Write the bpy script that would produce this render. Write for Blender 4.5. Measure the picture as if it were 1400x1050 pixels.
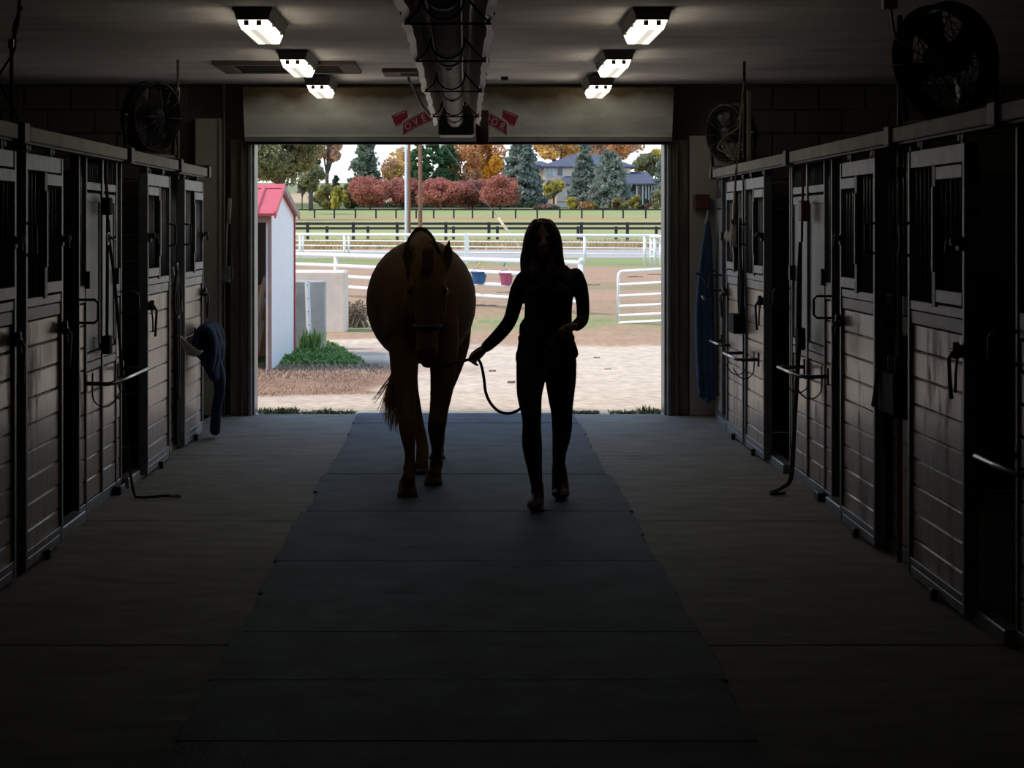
import bpy, bmesh, math, random
import numpy as np
from mathutils import Vector, Matrix, Euler, noise as mnoise

sc = bpy.context.scene
for o in list(bpy.data.objects):
    bpy.data.objects.remove(o)
C = sc.collection
F = 2700.0          # focal length in pixels of the 1400 px frame
H = 1.66            # eye height
VX, VY = 636.0, 309.0
RNG = random.Random(7)

# ------------------------------------------------------------------ camera
cd = bpy.data.cameras.new('camera')
cam = bpy.data.objects.new('camera', cd)
C.objects.link(cam)
cam.location = (0, 0, H)
cam.rotation_euler = (math.pi / 2, 0, 0)
cd.sensor_width = 36
cd.lens = F * 36 / 1400
cd.shift_x = (700 - VX) / 1400
cd.shift_y = -(525 - VY) / 1400
cd.clip_end = 2000
sc.camera = cam

# ------------------------------------------------------------------ world, sun, exposure
w = bpy.data.worlds.new('sky')
sc.world = w
w.use_nodes = True
nt = w.node_tree
nt.nodes.clear()
tc = nt.nodes.new('ShaderNodeTexCoord')
sep = nt.nodes.new('ShaderNodeSeparateXYZ')
rmp = nt.nodes.new('ShaderNodeValToRGB')
bgn = nt.nodes.new('ShaderNodeBackground')
out = nt.nodes.new('ShaderNodeOutputWorld')
nt.links.new(tc.outputs['Generated'], sep.inputs[0])
nt.links.new(sep.outputs['Z'], rmp.inputs[0])
nt.links.new(rmp.outputs[0], bgn.inputs[0])
nt.links.new(bgn.outputs[0], out.inputs[0])
cr = rmp.color_ramp
cr.elements[0].position = 0.0
cr.elements[0].color = (0.93, 0.97, 1.0, 1)
cr.elements[1].position = 0.75
cr.elements[1].color = (0.33, 0.55, 0.95, 1)
e = cr.elements.new(0.12)
e.color = (0.88, 0.95, 1.0, 1)
e = cr.elements.new(0.35)
e.color = (0.55, 0.75, 1.0, 1)
bgn.inputs[1].default_value = 1.35

sd = bpy.data.lights.new('sun', 'SUN')
sd.energy = 3.5
sd.angle = math.radians(12)
sd.color = (1.0, 0.87, 0.72)
sun = bpy.data.objects.new('sun', sd)
C.objects.link(sun)
sun.rotation_euler = Vector((.56, 0.11, -.82)).to_track_quat('-Z', 'Y').to_euler()   # from the left, along the door wall

sc.view_settings.view_transform = 'Standard'
sc.view_settings.look = 'None'
sc.view_settings.exposure = 0.0
sc.view_settings.gamma = 1.0
sc.view_settings.use_curve_mapping = False

# ------------------------------------------------------------------ helpers
def P(px, py, Y):
    return Vector(((px - VX) * Y / F, Y, H + (VY - py) * Y / F))

def srgb(r, g, b):
    def f(c):
        c /= 255.0
        return c / 12.92 if c <= 0.04045 else ((c + 0.055) / 1.055) ** 2.4
    return (f(r), f(g), f(b))

class G:
    """collects geometry, builds ONE mesh object"""
    def __init__(s):
        s.v = []; s.f = []
    def add(s, vs, fs):
        n = len(s.v)
        s.v.extend([tuple(a) for a in vs])
        s.f.extend([tuple(i + n for i in q) for q in fs])
        return s
    def box(s, x0, x1, y0, y1, z0, z1, c=0.0, M=None):
        if x0 > x1: x0, x1 = x1, x0
        if y0 > y1: y0, y1 = y1, y0
        if z0 > z1: z0, z1 = z1, z0
        c = min(c, (x1 - x0) * .3, (y1 - y0) * .3, (z1 - z0) * .3)
        if c <= 0:
            vs = [(x, y, z) for z in (z0, z1) for y in (y0, y1) for x in (x0, x1)]
            fs = [(0, 2, 3, 1), (4, 5, 7, 6), (0, 1, 5, 4), (2, 6, 7, 3), (0, 4, 6, 2), (1, 3, 7, 5)]
        else:
            vs = []; idx = {}
            for sx in (0, 1):
                for sy in (0, 1):
                    for sz in (0, 1):
                        X = (x0, x1)[sx]; Y = (y0, y1)[sy]; Z = (z0, z1)[sz]
                        dx = c if sx == 0 else -c; dy = c if sy == 0 else -c; dz = c if sz == 0 else -c
                        for k, p in enumerate(((X, Y + dy, Z + dz), (X + dx, Y, Z + dz), (X + dx, Y + dy, Z))):
                            idx[(sx, sy, sz, k)] = len(vs); vs.append(p)
            fs = []
            I = idx
            for a in (0, 1):
                q = [I[(a, 0, 0, 0)], I[(a, 1, 0, 0)], I[(a, 1, 1, 0)], I[(a, 0, 1, 0)]]
                fs.append(tuple(q if a else q[::-1]))
                q = [I[(0, a, 0, 1)], I[(0, a, 1, 1)], I[(1, a, 1, 1)], I[(1, a, 0, 1)]]
                fs.append(tuple(q if a else q[::-1]))
                q = [I[(0, 0, a, 2)], I[(1, 0, a, 2)], I[(1, 1, a, 2)], I[(0, 1, a, 2)]]
                fs.append(tuple(q if a else q[::-1]))
            for a in (0, 1):
                for b in (0, 1):
                    q = [I[(a, b, 0, 0)], I[(a, b, 1, 0)], I[(a, b, 1, 1)], I[(a, b, 0, 1)]]
                    fs.append(tuple(q if (a ^ b) else q[::-1]) if True else ())
                    q = [I[(a, 0, b, 0)], I[(a, 0, b, 2)], I[(a, 1, b, 2)], I[(a, 1, b, 0)]]
                    fs.append(tuple(q if (a ^ b) else q[::-1]))
                    q = [I[(0, a, b, 1)], I[(1, a, b, 1)], I[(1, a, b, 2)], I[(0, a, b, 2)]]
                    fs.append(tuple(q if (a ^ b) else q[::-1]))
            for sx in (0, 1):
                for sy in (0, 1):
                    for sz in (0, 1):
                        q = [I[(sx, sy, sz, k)] for k in range(3)]
                        fs.append(tuple(q if (sx + sy + sz) % 2 else q[::-1]))
        if M is not None:
            vs = [M @ Vector(p) for p in vs]
        return s.add(vs, fs)
    def ring(s, pts, radii, n=10, ref=None, caps=True, sub=1, round_caps=False):
        """loft of elliptical rings along pts; radii: r or (ru, rv)"""
        pts = [Vector(p) for p in pts]
        R = [(r, r) if not isinstance(r, (tuple, list)) else r for r in radii]
        if sub > 1:
            pts, R = catmull(pts, R, sub)
        k = len(pts)
        T = []
        for i in range(k):
            t = pts[min(i + 1, k - 1)] - pts[max(i - 1, 0)]
            T.append(t.normalized() if t.length > 1e-9 else Vector((0, 0, 1)))
        if round_caps:
            r0 = min(R[0]); r1 = min(R[-1])
            npt = []; nR = []; nT = []
            for a in (80, 60, 35):
                q = math.radians(a)
                npt.append(pts[0] - T[0] * r0 * math.sin(q)); nR.append((R[0][0] * math.cos(q), R[0][1] * math.cos(q))); nT.append(T[0])
            npt += pts; nR += R; nT += T
            for a in (35, 60, 80):
                q = math.radians(a)
                npt.append(pts[-1] + T[-1] * r1 * math.sin(q)); nR.append((R[-1][0] * math.cos(q), R[-1][1] * math.cos(q))); nT.append(T[-1])
            pts, R, T = npt, nR, nT
            k = len(pts)
        u = None
        base = len(s.v)
        for i in range(k):
            t = T[i]
            if ref is not None:
                u = Vector(ref) - t * t.dot(Vector(ref))
                if u.length < 1e-4: u = t.orthogonal()
            elif u is None:
                a = Vector((1, 0, 0)) if abs(t.x) < .8 else Vector((0, 0, 1))
                u = a - t * t.dot(a)
            else:
                u = u - t * t.dot(u)
                if u.length < 1e-6: u = t.orthogonal()
            u = u.normalized()
            v = t.cross(u)
            for j in range(n):
                a = 2 * math.pi * j / n
                s.v.append(tuple(pts[i] + u * (R[i][0] * math.cos(a)) + v * (R[i][1] * math.sin(a))))
        for i in range(k - 1):
            for j in range(n):
                a = base + i * n + j; b = base + i * n + (j + 1) % n
                s.f.append((a, b, b + n, a + n))
        if caps:
            s.f.append(tuple(base + j for j in range(n))[::-1])
            s.f.append(tuple(base + (k - 1) * n + j for j in range(n)))
        return s
    def cyl(s, p0, p1, r0, r1=None, n=8):
        return s.ring([p0, p1], [r0, r0 if r1 is None else r1], n)
    def tube(s, pts, r, n=6, sub=1):
        return s.ring(pts, [r] * len(pts), n, sub=sub)
    def torus(s, c, u, v, R, r, n=24, m=6):
        c = Vector(c); u = Vector(u).normalized(); v = Vector(v).normalized(); wv = u.cross(v)
        b = len(s.v)
        for i in range(n):
            a = 2 * math.pi * i / n
            d = u * math.cos(a) + v * math.sin(a)
            for j in range(m):
                q = 2 * math.pi * j / m
                s.v.append(tuple(c + d * (R + r * math.cos(q)) + wv * (r * math.sin(q))))
        for i in range(n):
            for j in range(m):
                s.f.append((b + i * m + j, b + i * m + (j + 1) % m, b + ((i + 1) % n) * m + (j + 1) % m, b + ((i + 1) % n) * m + j))
        return s
    def ball(s, c, r, n=10, m=6, M=None):
        rx, ry, rz = (r, r, r) if not isinstance(r, (tuple, list)) else r
        vs = []; fs = []
        for i in range(m + 1):
            t = math.pi * i / m
            for j in range(n):
                p = 2 * math.pi * j / n
                q = Vector((rx * math.sin(t) * math.cos(p), ry * math.sin(t) * math.sin(p), rz * math.cos(t)))
                if M is not None: q = M @ q
                vs.append(q + Vector(c))
        for i in range(m):
            for j in range(n):
                fs.append((i * n + j, (i + 1) * n + j, (i + 1) * n + (j + 1) % n, i * n + (j + 1) % n))
        return s.add(vs, fs)
    def lathe(s, c, axis, prof, n=32, closed=True):
        """prof: (along axis, radius) loop turned around an axis through c"""
        c = Vector(c); w_ = Vector(axis).normalized(); u = w_.orthogonal().normalized(); v = w_.cross(u)
        b = len(s.v); k = len(prof)
        for a, rr in prof:
            for j in range(n):
                q = 2 * math.pi * j / n
                s.v.append(tuple(c + w_ * a + (u * math.cos(q) + v * math.sin(q)) * rr))
        for i in range(k if closed else k - 1):
            for j in range(n):
                i2 = (i + 1) % k
                s.f.append((b + i * n + j, b + i * n + (j + 1) % n, b + i2 * n + (j + 1) % n, b + i2 * n + j))
        return s
    def prism(s, poly, y0, y1, axis='y'):
        """poly: (a, b) outline extruded along an axis"""
        n = len(poly)
        vs = []
        for yy in (y0, y1):
            for a, b in poly:
                vs.append({'y': (a, yy, b), 'x': (yy, a, b), 'z': (a, b, yy)}[axis])
        fs = [tuple(range(n)), tuple(range(n, 2 * n))[::-1]]
        for i in range(n):
            j = (i + 1) % n
            fs.append((i, i + n, j + n, j))
        return s.add(vs, fs)
    def mesh(s, name, origin=(0, 0, 0), fix=True):
        me = bpy.data.meshes.new(name)
        ox, oy, oz = origin
        me.from_pydata([(a - ox, b - oy, c - oz) for a, b, c in s.v], [], s.f)
        if fix:
            bm = bmesh.new(); bm.from_mesh(me)
            bmesh.ops.remove_doubles(bm, verts=bm.verts, dist=1e-6)
            bmesh.ops.recalc_face_normals(bm, faces=bm.faces)
            bm.to_mesh(me); bm.free()
        me.update()
        return me
    def build(s, name, mat, parent=None, origin=None, smooth=False, fix=True):
        if origin is None:
            origin = parent['_o'] if (parent is not None and '_o' in parent) else (0, 0, 0)
        me = s.mesh(name, origin, fix)
        return link(name, me, mat, parent, smooth)

def link(name, me, mat, parent=None, smooth=False):
    if mat is not None and not me.materials:
        me.materials.append(mat)
    if smooth:
        me.polygons.foreach_set('use_smooth', [True] * len(me.polygons))
    o = bpy.data.objects.new(name, me)
    C.objects.link(o)
    if parent is not None:
        o.parent = parent
    return o

def catmull(pts, R, sub):
    op = []; oR = []
    k = len(pts)
    for i in range(k - 1):
        p0 = pts[max(i - 1, 0)]; p1 = pts[i]; p2 = pts[i + 1]; p3 = pts[min(i + 2, k - 1)]
        r0 = R[max(i - 1, 0)]; r1 = R[i]; r2 = R[i + 1]; r3 = R[min(i + 2, k - 1)]
        for j in range(sub):
            t = j / sub
            a = -.5 * t ** 3 + t * t - .5 * t; b = 1.5 * t ** 3 - 2.5 * t * t + 1
            c = -1.5 * t ** 3 + 2 * t * t + .5 * t; d = .5 * t ** 3 - .5 * t * t
            op.append(p0 * a + p1 * b + p2 * c + p3 * d)
            oR.append(tuple(max(1e-4, r0[q] * a + r1[q] * b + r2[q] * c + r3[q] * d) for q in (0, 1)))
    op.append(pts[-1]); oR.append(R[-1])
    return op, oR

def tag(o, label, cat, group=None, kind=None):
    o['label'] = label
    o['category'] = cat
    if group: o['group'] = group
    if kind: o['kind'] = kind
    return o

def thing(name, label, cat, loc=(0, 0, 0), rz=0.0, group=None, local=False, kind=None):
    """Empty at the thing's base. local=True: parts are given in local coordinates, else in world ones"""
    o = bpy.data.objects.new(name, None)
    C.objects.link(o)
    o.empty_display_size = .1
    o.location = loc
    o.rotation_euler = (0, 0, rz)
    tag(o, label, cat, group, kind)
    if not local:
        ORIG[o.name] = tuple(loc)
    return o
ORIG = {}
_build = G.build
def build2(s, name, mat, parent=None, origin=None, smooth=False, fix=True):
    if origin is None:
        p = parent; origin = (0, 0, 0)
        while p is not None:
            if p.name in ORIG: origin = ORIG[p.name]; break
            p = p.parent
    return _build(s, name, mat, parent, origin, smooth, fix)
G.build = build2

def remeshed(g, name, mat, parent, voxel, smooth_it=4, origin=None):
    """union of the collected closed shapes as one continuous skin"""
    me = g.mesh(name + '_raw')
    tmp = bpy.data.objects.new('tmp', me)
    C.objects.link(tmp)
    m = tmp.modifiers.new('r', 'REMESH'); m.mode = 'VOXEL'; m.voxel_size = voxel; m.use_smooth_shade = True
    if smooth_it:
        sm = tmp.modifiers.new('s', 'SMOOTH'); sm.factor = .5; sm.iterations = smooth_it
    dg = bpy.context.evaluated_depsgraph_get()
    res = bpy.data.meshes.new_from_object(tmp.evaluated_get(dg))
    bpy.data.objects.remove(tmp)
    bpy.data.meshes.remove(me)
    if origin is None:
        origin = ORIG.get(parent.name, (0, 0, 0)) if parent is not None else (0, 0, 0)
    res.transform(Matrix.Translation(-Vector(origin)))
    res.name = name
    res.materials.clear()
    return link(name, res, mat, parent, True)

# ------------------------------------------------------------------ materials
def mat(name, col, rough=.6, metal=0.0, var=.18, scale=6.0, bump=0.0, bscale=None, stretch=(1, 1, 1),
        stain=None, stain_amt=.5, stain_scale=3.0, stain_lo=.52, stain_hi=.68, stain_rough=None, emit=None, spec=.5, coat=0.0, sss=0.0):
    m = bpy.data.materials.new(name)
    m.use_nodes = True
    t = m.node_tree; N = t.nodes; L = t.links
    b = N['Principled BSDF']
    b.inputs['Roughness'].default_value = rough
    b.inputs['Metallic'].default_value = metal
    b.inputs['Specular IOR Level'].default_value = spec
    geo = N.new('ShaderNodeNewGeometry')
    mp = N.new('ShaderNodeMapping'); mp.inputs['Scale'].default_value = stretch
    L.new(geo.outputs['Position'], mp.inputs[0])
    nz = N.new('ShaderNodeTexNoise'); nz.inputs['Scale'].default_value = scale; nz.inputs['Detail'].default_value = 5
    L.new(mp.outputs[0], nz.inputs['Vector'])
    mx = N.new('ShaderNodeMix'); mx.data_type = 'RGBA'
    mx.inputs[6].default_value = (*[max(0, c * (1 - var)) for c in col], 1)
    mx.inputs[7].default_value = (*[min(1, c * (1 + var)) for c in col], 1)
    cr_ = N.new('ShaderNodeMapRange'); cr_.inputs[1].default_value = .3; cr_.inputs[2].default_value = .7
    L.new(nz.outputs[0], cr_.inputs[0]); L.new(cr_.outputs[0], mx.inputs[0])
    c_out = mx.outputs[2]
    if stain is not None:
        n2 = N.new('ShaderNodeTexNoise'); n2.inputs['Scale'].default_value = stain_scale; n2.inputs['Detail'].default_value = 8
        n2.inputs['Roughness'].default_value = .7
        L.new(mp.outputs[0], n2.inputs['Vector'])
        r2 = N.new('ShaderNodeMapRange'); r2.inputs[1].default_value = stain_lo; r2.inputs[2].default_value = stain_hi; r2.inputs[4].default_value = stain_amt
        L.new(n2.outputs[0], r2.inputs[0])
        m2 = N.new('ShaderNodeMix'); m2.data_type = 'RGBA'
        L.new(r2.outputs[0], m2.inputs[0]); L.new(c_out, m2.inputs[6]); m2.inputs[7].default_value = (*stain, 1)
        c_out = m2.outputs[2]
        if stain_rough:
            r3 = N.new('ShaderNodeMapRange'); r3.inputs[2].default_value = max(1e-3, stain_amt); r3.inputs[3].default_value = rough; r3.inputs[4].default_value = stain_rough
            L.new(r2.outputs[0], r3.inputs[0]); L.new(r3.outputs[0], b.inputs['Roughness'])
    L.new(c_out, b.inputs['Base Color'])
    if bump > 0:
        nb = N.new('ShaderNodeTexNoise'); nb.inputs['Scale'].default_value = bscale or scale * 8; nb.inputs['Detail'].default_value = 4
        L.new(mp.outputs[0], nb.inputs['Vector'])
        bp = N.new('ShaderNodeBump'); bp.inputs['Strength'].default_value = bump; bp.inputs['Distance'].default_value = .01
        L.new(nb.outputs[0], bp.inputs['Height']); L.new(bp.outputs[0], b.inputs['Normal'])
    if emit:
        b.inputs['Emission Color'].default_value = (*emit[:3], 1)
        b.inputs['Emission Strength'].default_value = emit[3]
    if coat: b.inputs['Coat Weight'].default_value = coat
    return m

MT = {}
MT['concrete'] = mat('concrete', (.275, .258, .237), .78, spec=.25, var=.2, scale=3.5, bump=.25, bscale=60, stain=(.13, .12, .11), stain_amt=.55, stain_scale=1.3, stretch=(1, 2.2, 1))
MT['rubber'] = mat('rubber', (.064, .090, .128), .75, spec=.24, var=.4, scale=3.0, bump=.5, bscale=90, stain=(.12, .155, .20), stain_amt=.6, stain_scale=2.2)
MT['ceiling'] = mat('ceiling_board', (.78, .72, .68), .8, var=.14, scale=1.5, bump=.8, bscale=70, stain=(.45, .41, .38), stain_amt=.4, stain_scale=2.0, stretch=(1, 2, 1))
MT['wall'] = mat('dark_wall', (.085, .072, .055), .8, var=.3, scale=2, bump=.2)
MT['block'] = mat('painted_block', (.11, .10, .082), .8, var=.15, scale=3, bump=.3, bscale=50)
MT['pillar'] = mat('pillar_paint', (.42, .40, .345), .7, var=.12, scale=3, bump=.1)
MT['jamb'] = mat('weathered_timber', (.12, .10, .082), .75, var=.35, scale=4, bump=.2, stretch=(6, 6, .6))
MT['jamb_metal'] = mat('jamb_metal', (.24, .25, .26), .4, .6, var=.2)
MT['board'] = mat('painted_board', (.52, .415, .36), .29, var=.16, scale=14, bump=.12, bscale=30, stretch=(1, 1, .35), stain=(.10, .085, .075), stain_amt=.75, stain_scale=3.0, stain_lo=.53, stain_hi=.66, stain_rough=.62)
MT['frame'] = mat('galvanised_frame', (.20, .212, .235), .45, .4, var=.25, scale=12)
MT['plate'] = mat('grey_plate', (.30, .31, .33), .5, .3, var=.25, scale=4, stretch=(1, 1, .35), stain=(.16, .16, .17), stain_amt=.5)
MT['bar'] = mat('grille_steel', (.22, .22, .24), .4, .4, var=.2)
MT['black'] = mat('black_steel', (.02, .02, .022), .5, .2, var=.3)
MT['black_plastic'] = mat('black_plastic', (.014, .014, .015), .8, spec=.15, var=.3)
MT['header'] = mat('header_rail', (.20, .18, .165), .6, .2, var=.25, scale=6)
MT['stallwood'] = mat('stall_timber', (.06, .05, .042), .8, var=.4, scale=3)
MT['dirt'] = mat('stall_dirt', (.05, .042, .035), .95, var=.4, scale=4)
MT['white'] = mat('white_paint', (.86, .88, .90), .4, var=.04)
MT['rack'] = mat('rack_steel', (.30, .30, .32), .25, .9, var=.15)
MT['lens'] = mat('lamp_lens', (.8, .78, .7), .35, emit=(1.0, .95, .80, .62), var=.02)
MT['tube_light'] = mat('lamp_tube', (.9, .9, .85), .3, emit=(1.0, .97, .86, 1.0), var=.02)
MT['lens_side'] = mat('lamp_lens_side', (.8, .78, .7), .35, emit=(1.0, .93, .74, 6.0), var=.02)
MT['lamp_base'] = mat('lamp_housing', (.10, .095, .085), .6, var=.2)
MT['alu'] = mat('dull_aluminium', (.62, .58, .54), .38, .35, var=.22, scale=5, stain=(.25, .21, .18), stain_amt=.6, stain_scale=6)
MT['heater_tube'] = mat('heater_tube', (.36, .31, .275), .55, .15, var=.3, scale=6)
MT['rust'] = mat('rusty_brown', (.09, .055, .035), .8, var=.4, scale=10)
MT['doorpanel'] = mat('door_panel_paint', (.66, .66, .61), .5, var=.08, scale=2, stain=(.17, .11, .05), stain_amt=.35, stain_scale=1.6, stretch=(.5, 1, 2.2))
MT['red_print'] = mat('red_print', (.33, .022, .03), .5, var=.08)
MT['white_print'] = mat('white_print', (.62, .60, .58), .5, var=.04)
MT['hatch'] = mat('hatch_wood', (.10, .065, .05), .7, var=.3, stretch=(1, 6, 1))
MT['dark'] = mat('hatch_dark', (.02, .017, .015), .8)
MT['conduit'] = mat('conduit', (.20, .18, .13), .5, .3, var=.2)
MT['palestrip'] = mat('pale_strip', (.42, .40, .28), .6)
MT['navy'] = mat('navy_blanket', (.022, .055, .125), .75, var=.35, scale=8, bump=.3, bscale=80)
MT['navy_deep'] = mat('navy_deep_blanket', (.011, .03, .078), .85, spec=.2, var=.35, scale=8, bump=.3, bscale=80)
MT['navy_dark'] = mat('navy_cloth', (.012, .02, .045), .85, var=.3)
MT['redbox'] = mat('dark_red_box', (.10, .022, .018), .5)
MT['rope'] = mat('dark_rope', (.022, .02, .02), .8, var=.4, scale=120)
MT['redrope'] = mat('maroon_strap', (.11, .025, .025), .8, var=.3)
MT['cream'] = mat('cream_plastic', (.45, .43, .38), .5)
MT['tan'] = mat('tan_leather', (.17, .125, .075), .7, var=.3)
MT['orange'] = mat('dull_orange', (.18, .07, .03), .7, var=.3)
MT['coat'] = mat('horse_coat', (.145, .078, .027), .8, spec=.12, var=.25, scale=3, bump=.15, bscale=150)
MT['horsehair'] = mat('horse_hair', (.05, .03, .015), .9, spec=.1, var=.4, scale=20)
MT['tailhair'] = mat('tail_hair', (.58, .41, .25), .6, var=.4, scale=20)
MT['hoof'] = mat('hoof_horn', (.17, .11, .07), .6, var=.3)
MT['eye'] = mat('dark_eye', (.008, .006, .005), .15)
MT['skin'] = mat('skin', (.30, .17, .12), .55, var=.08)
MT['hair'] = mat('brown_hair', (.045, .02, .012), .5, var=.4, scale=30, stretch=(6, 6, .6))
MT['shirt'] = mat('black_shirt', (.010, .010, .012), .9, var=.2, bump=.3, bscale=60)
MT['jeans'] = mat('dark_denim', (.016, .018, .024), .9, var=.2, bump=.2, bscale=200)
MT['boot'] = mat('brown_boot', (.09, .04, .022), .6, var=.25)
MT['fanmetal'] = mat('fan_black', (.028, .027, .028), .4, .4, var=.3)
MT['fanblade'] = mat('fan_blade', (.11, .10, .11), .35, .6, var=.2)

def translucent(m, f):
    t = m.node_tree; b = t.nodes['Principled BSDF']; tr = t.nodes.new('ShaderNodeBsdfTranslucent'); mx = t.nodes.new('ShaderNodeMixShader'); mx.inputs[0].default_value = f
    t.links.new(b.inputs['Base Color'].links[0].from_socket, tr.inputs[0])
    t.links.new(b.outputs[0], mx.inputs[1]); t.links.new(tr.outputs[0], mx.inputs[2]); t.links.new(mx.outputs[0], t.nodes['Material Output'].inputs[0])
    return m
translucent(MT['tailhair'], .7)
# ------------------------------------------------------------------ the barn shell
DY = 17.4           # the door wall
XF, XDB, XDF = 2.17, 2.15, 2.09   # fixed front plane, sliding door back and front planes
CZ = 2.91
XW = 5.8
YB = -5.0

def struct(name, g, m, label, cat='structure', **k):
    o = g.build(name, m, **k)
    tag(o, label, cat, kind='structure')
    return o

floor = struct('floor', G().box(-XW, XW, YB, DY + .2, -.3, -.06), MT['dirt'], 'dark packed base under the concrete aisle of the barn', 'floor')
# aisle slabs, one object each, open joints between them
sl_y = [17.42, 14.27, 11.12, 7.82, 4.65, 1.5, -1.65, -5.0]
for a, b in zip(sl_y[1:], sl_y[:-1]):
    G().box(-2.24, 2.24, a + .006, b - .006, -.1, 0, .004).build('concrete_slab', MT['concrete'], floor, origin=(0, 0, 0))
dbl = [(-2.24, 'left'), (2.24, 'right')]
for sx, nm in ((-1, 'left'), (1, 'right')):
    # raised earth bed of the stalls, a child of the floor
    G().box(sx * 2.26, sx * XW, YB, DY, -.06, -.012).build('stall_bed', MT['dirt'], floor, origin=(0, 0, 0))

struct('ceiling', G().box(-XW, XW, YB, DY + .25, CZ, CZ + .3), MT['ceiling'], 'grey-brown textured board ceiling over the barn aisle', 'ceiling')
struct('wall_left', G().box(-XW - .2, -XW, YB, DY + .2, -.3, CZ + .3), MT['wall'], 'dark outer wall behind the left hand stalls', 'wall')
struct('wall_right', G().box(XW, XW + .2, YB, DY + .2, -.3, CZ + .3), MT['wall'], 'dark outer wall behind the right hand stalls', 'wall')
struct('wall_rear', G().box(-XW, XW, YB - .2, YB, -.3, CZ + .3), MT['wall'], 'dark closed wall at the camera end of the barn', 'wall')
DXL, DXR, DZ = -1.85, 1.748, 2.385
g = G()
g.box(-XW, DXL - .02, DY, DY + .2, -.3, CZ)
g.box(DXR + .02, XW, DY, DY + .2, -.3, CZ)
g.box(DXL - .02, DXR + .02, DY, DY + .2, DZ + .02, CZ)
wb = struct('wall_front', g, MT['wall'], 'dark end wall around the wide open doorway', 'wall')
# block courses showing on the end wall beside the doorway (shallow proud blocks)
for sx in (-1, 1):
    for r in range(14):
        z0 = .02 + r * .205
        x = 2.5 if sx > 0 else 2.45
        off = .2 * (r % 2)
        for k in range(8):
            a = x + k * .41 - off; b = a + .40
            a = max(a, x)
            if b - a < .05: continue
            G().box(sx * a, sx * b, DY - .035, DY, z0, z0 + .198, .006).build('block', MT['block'], wb, origin=(0, 0, 0))
# jambs and head of the doorway
t1 = struct('trim_1', G().box(DXL - .21, DXL - .02, DY - .12, DY + .02, 0, DZ + .03, .01).box(DXL - .11, DXL - .09, DY - .15, DY - .12, 0, DZ), MT['jamb'], 'weathered timber jamb on the left side of the doorway', 'trim')
G().box(DXL - .02, DXL, DY - .06, DY + .22, 0, DZ, .003).box(DXL - .05, DXL - .022, DY - .14, DY - .1, 0, DZ, .003).build('door_track', MT['jamb_metal'], t1, origin=(0, 0, 0))
t2 = struct('trim_2', G().box(DXR + .02, DXR + .21, DY - .12, DY + .02, 0, DZ + .03, .01).box(DXR + .09, DXR + .11, DY - .15, DY - .12, 0, DZ), MT['jamb'], 'weathered timber jamb on the right side of the doorway', 'trim')
G().box(DXR, DXR + .02, DY - .06, DY + .22, 0, DZ, .003).box(DXR + .022, DXR + .05, DY - .14, DY - .1, 0, DZ, .003).build('door_track', MT['jamb_metal'], t2, origin=(0, 0, 0))
struct('trim_3', G().box(DXL - .02, DXR + .02, DY - .02, DY + .22, DZ, DZ + .03, .004), MT['jamb'], 'dark timber head across the top of the doorway', 'trim')
struct('trim_4', G().box(-2.36, -2.15, DY - .16, DY - .036, 0, 2.60, .008).box(-2.15, -2.135, DY - .18, DY - .03, 0, 2.60, .002), MT['pillar'], 'off-white painted boxed post left of the doorway', 'trim')
struct('trim_5', G().box(1.965, 2.46, DY - .12, DY - .036, 0, 2.45, .008), MT['pillar'], 'off-white painted boxed post right of the doorway', 'trim')

# the rolled-up overhead door: its lowest section hangs below the ceiling
prof = [(17.02, 2.85), (17.05, 2.78), (17.10, 2.66), (17.15, 2.53), (17.18, 2.46), (17.185, 2.435),
        (17.225, 2.435), (17.22, 2.47), (17.19, 2.55), (17.14, 2.68), (17.09, 2.80), (17.06, 2.86)]
g = G().prism(prof, -1.92, 1.80, 'x')
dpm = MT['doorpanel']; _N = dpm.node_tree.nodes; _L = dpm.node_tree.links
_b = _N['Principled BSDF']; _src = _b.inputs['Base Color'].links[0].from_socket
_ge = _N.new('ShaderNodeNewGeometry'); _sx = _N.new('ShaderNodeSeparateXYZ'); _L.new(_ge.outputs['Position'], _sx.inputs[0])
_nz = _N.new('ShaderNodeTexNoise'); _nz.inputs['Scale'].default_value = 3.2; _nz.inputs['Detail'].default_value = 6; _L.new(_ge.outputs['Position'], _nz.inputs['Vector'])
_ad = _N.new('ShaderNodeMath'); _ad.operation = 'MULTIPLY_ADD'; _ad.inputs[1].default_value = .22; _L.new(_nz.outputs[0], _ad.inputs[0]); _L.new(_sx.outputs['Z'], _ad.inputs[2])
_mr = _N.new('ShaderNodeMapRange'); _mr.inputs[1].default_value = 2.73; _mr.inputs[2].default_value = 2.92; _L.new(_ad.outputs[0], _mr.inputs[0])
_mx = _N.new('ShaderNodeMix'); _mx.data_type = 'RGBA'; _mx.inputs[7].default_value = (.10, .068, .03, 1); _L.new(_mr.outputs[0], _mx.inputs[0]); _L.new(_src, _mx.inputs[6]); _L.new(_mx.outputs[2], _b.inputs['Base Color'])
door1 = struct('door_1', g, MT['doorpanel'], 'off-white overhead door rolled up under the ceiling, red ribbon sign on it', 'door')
G().box(-1.92, 1.80, 17.16, 17.24, 2.395, 2.428, .006).build('bottom_rail', MT['jamb_metal'], door1, origin=(0, 0, 0))
G().box(-1.90, 1.78, 17.185, 17.215, 2.37, 2.395, .006).build('rubber_seal', MT['black_plastic'], door1, origin=(0, 0, 0))
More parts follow.
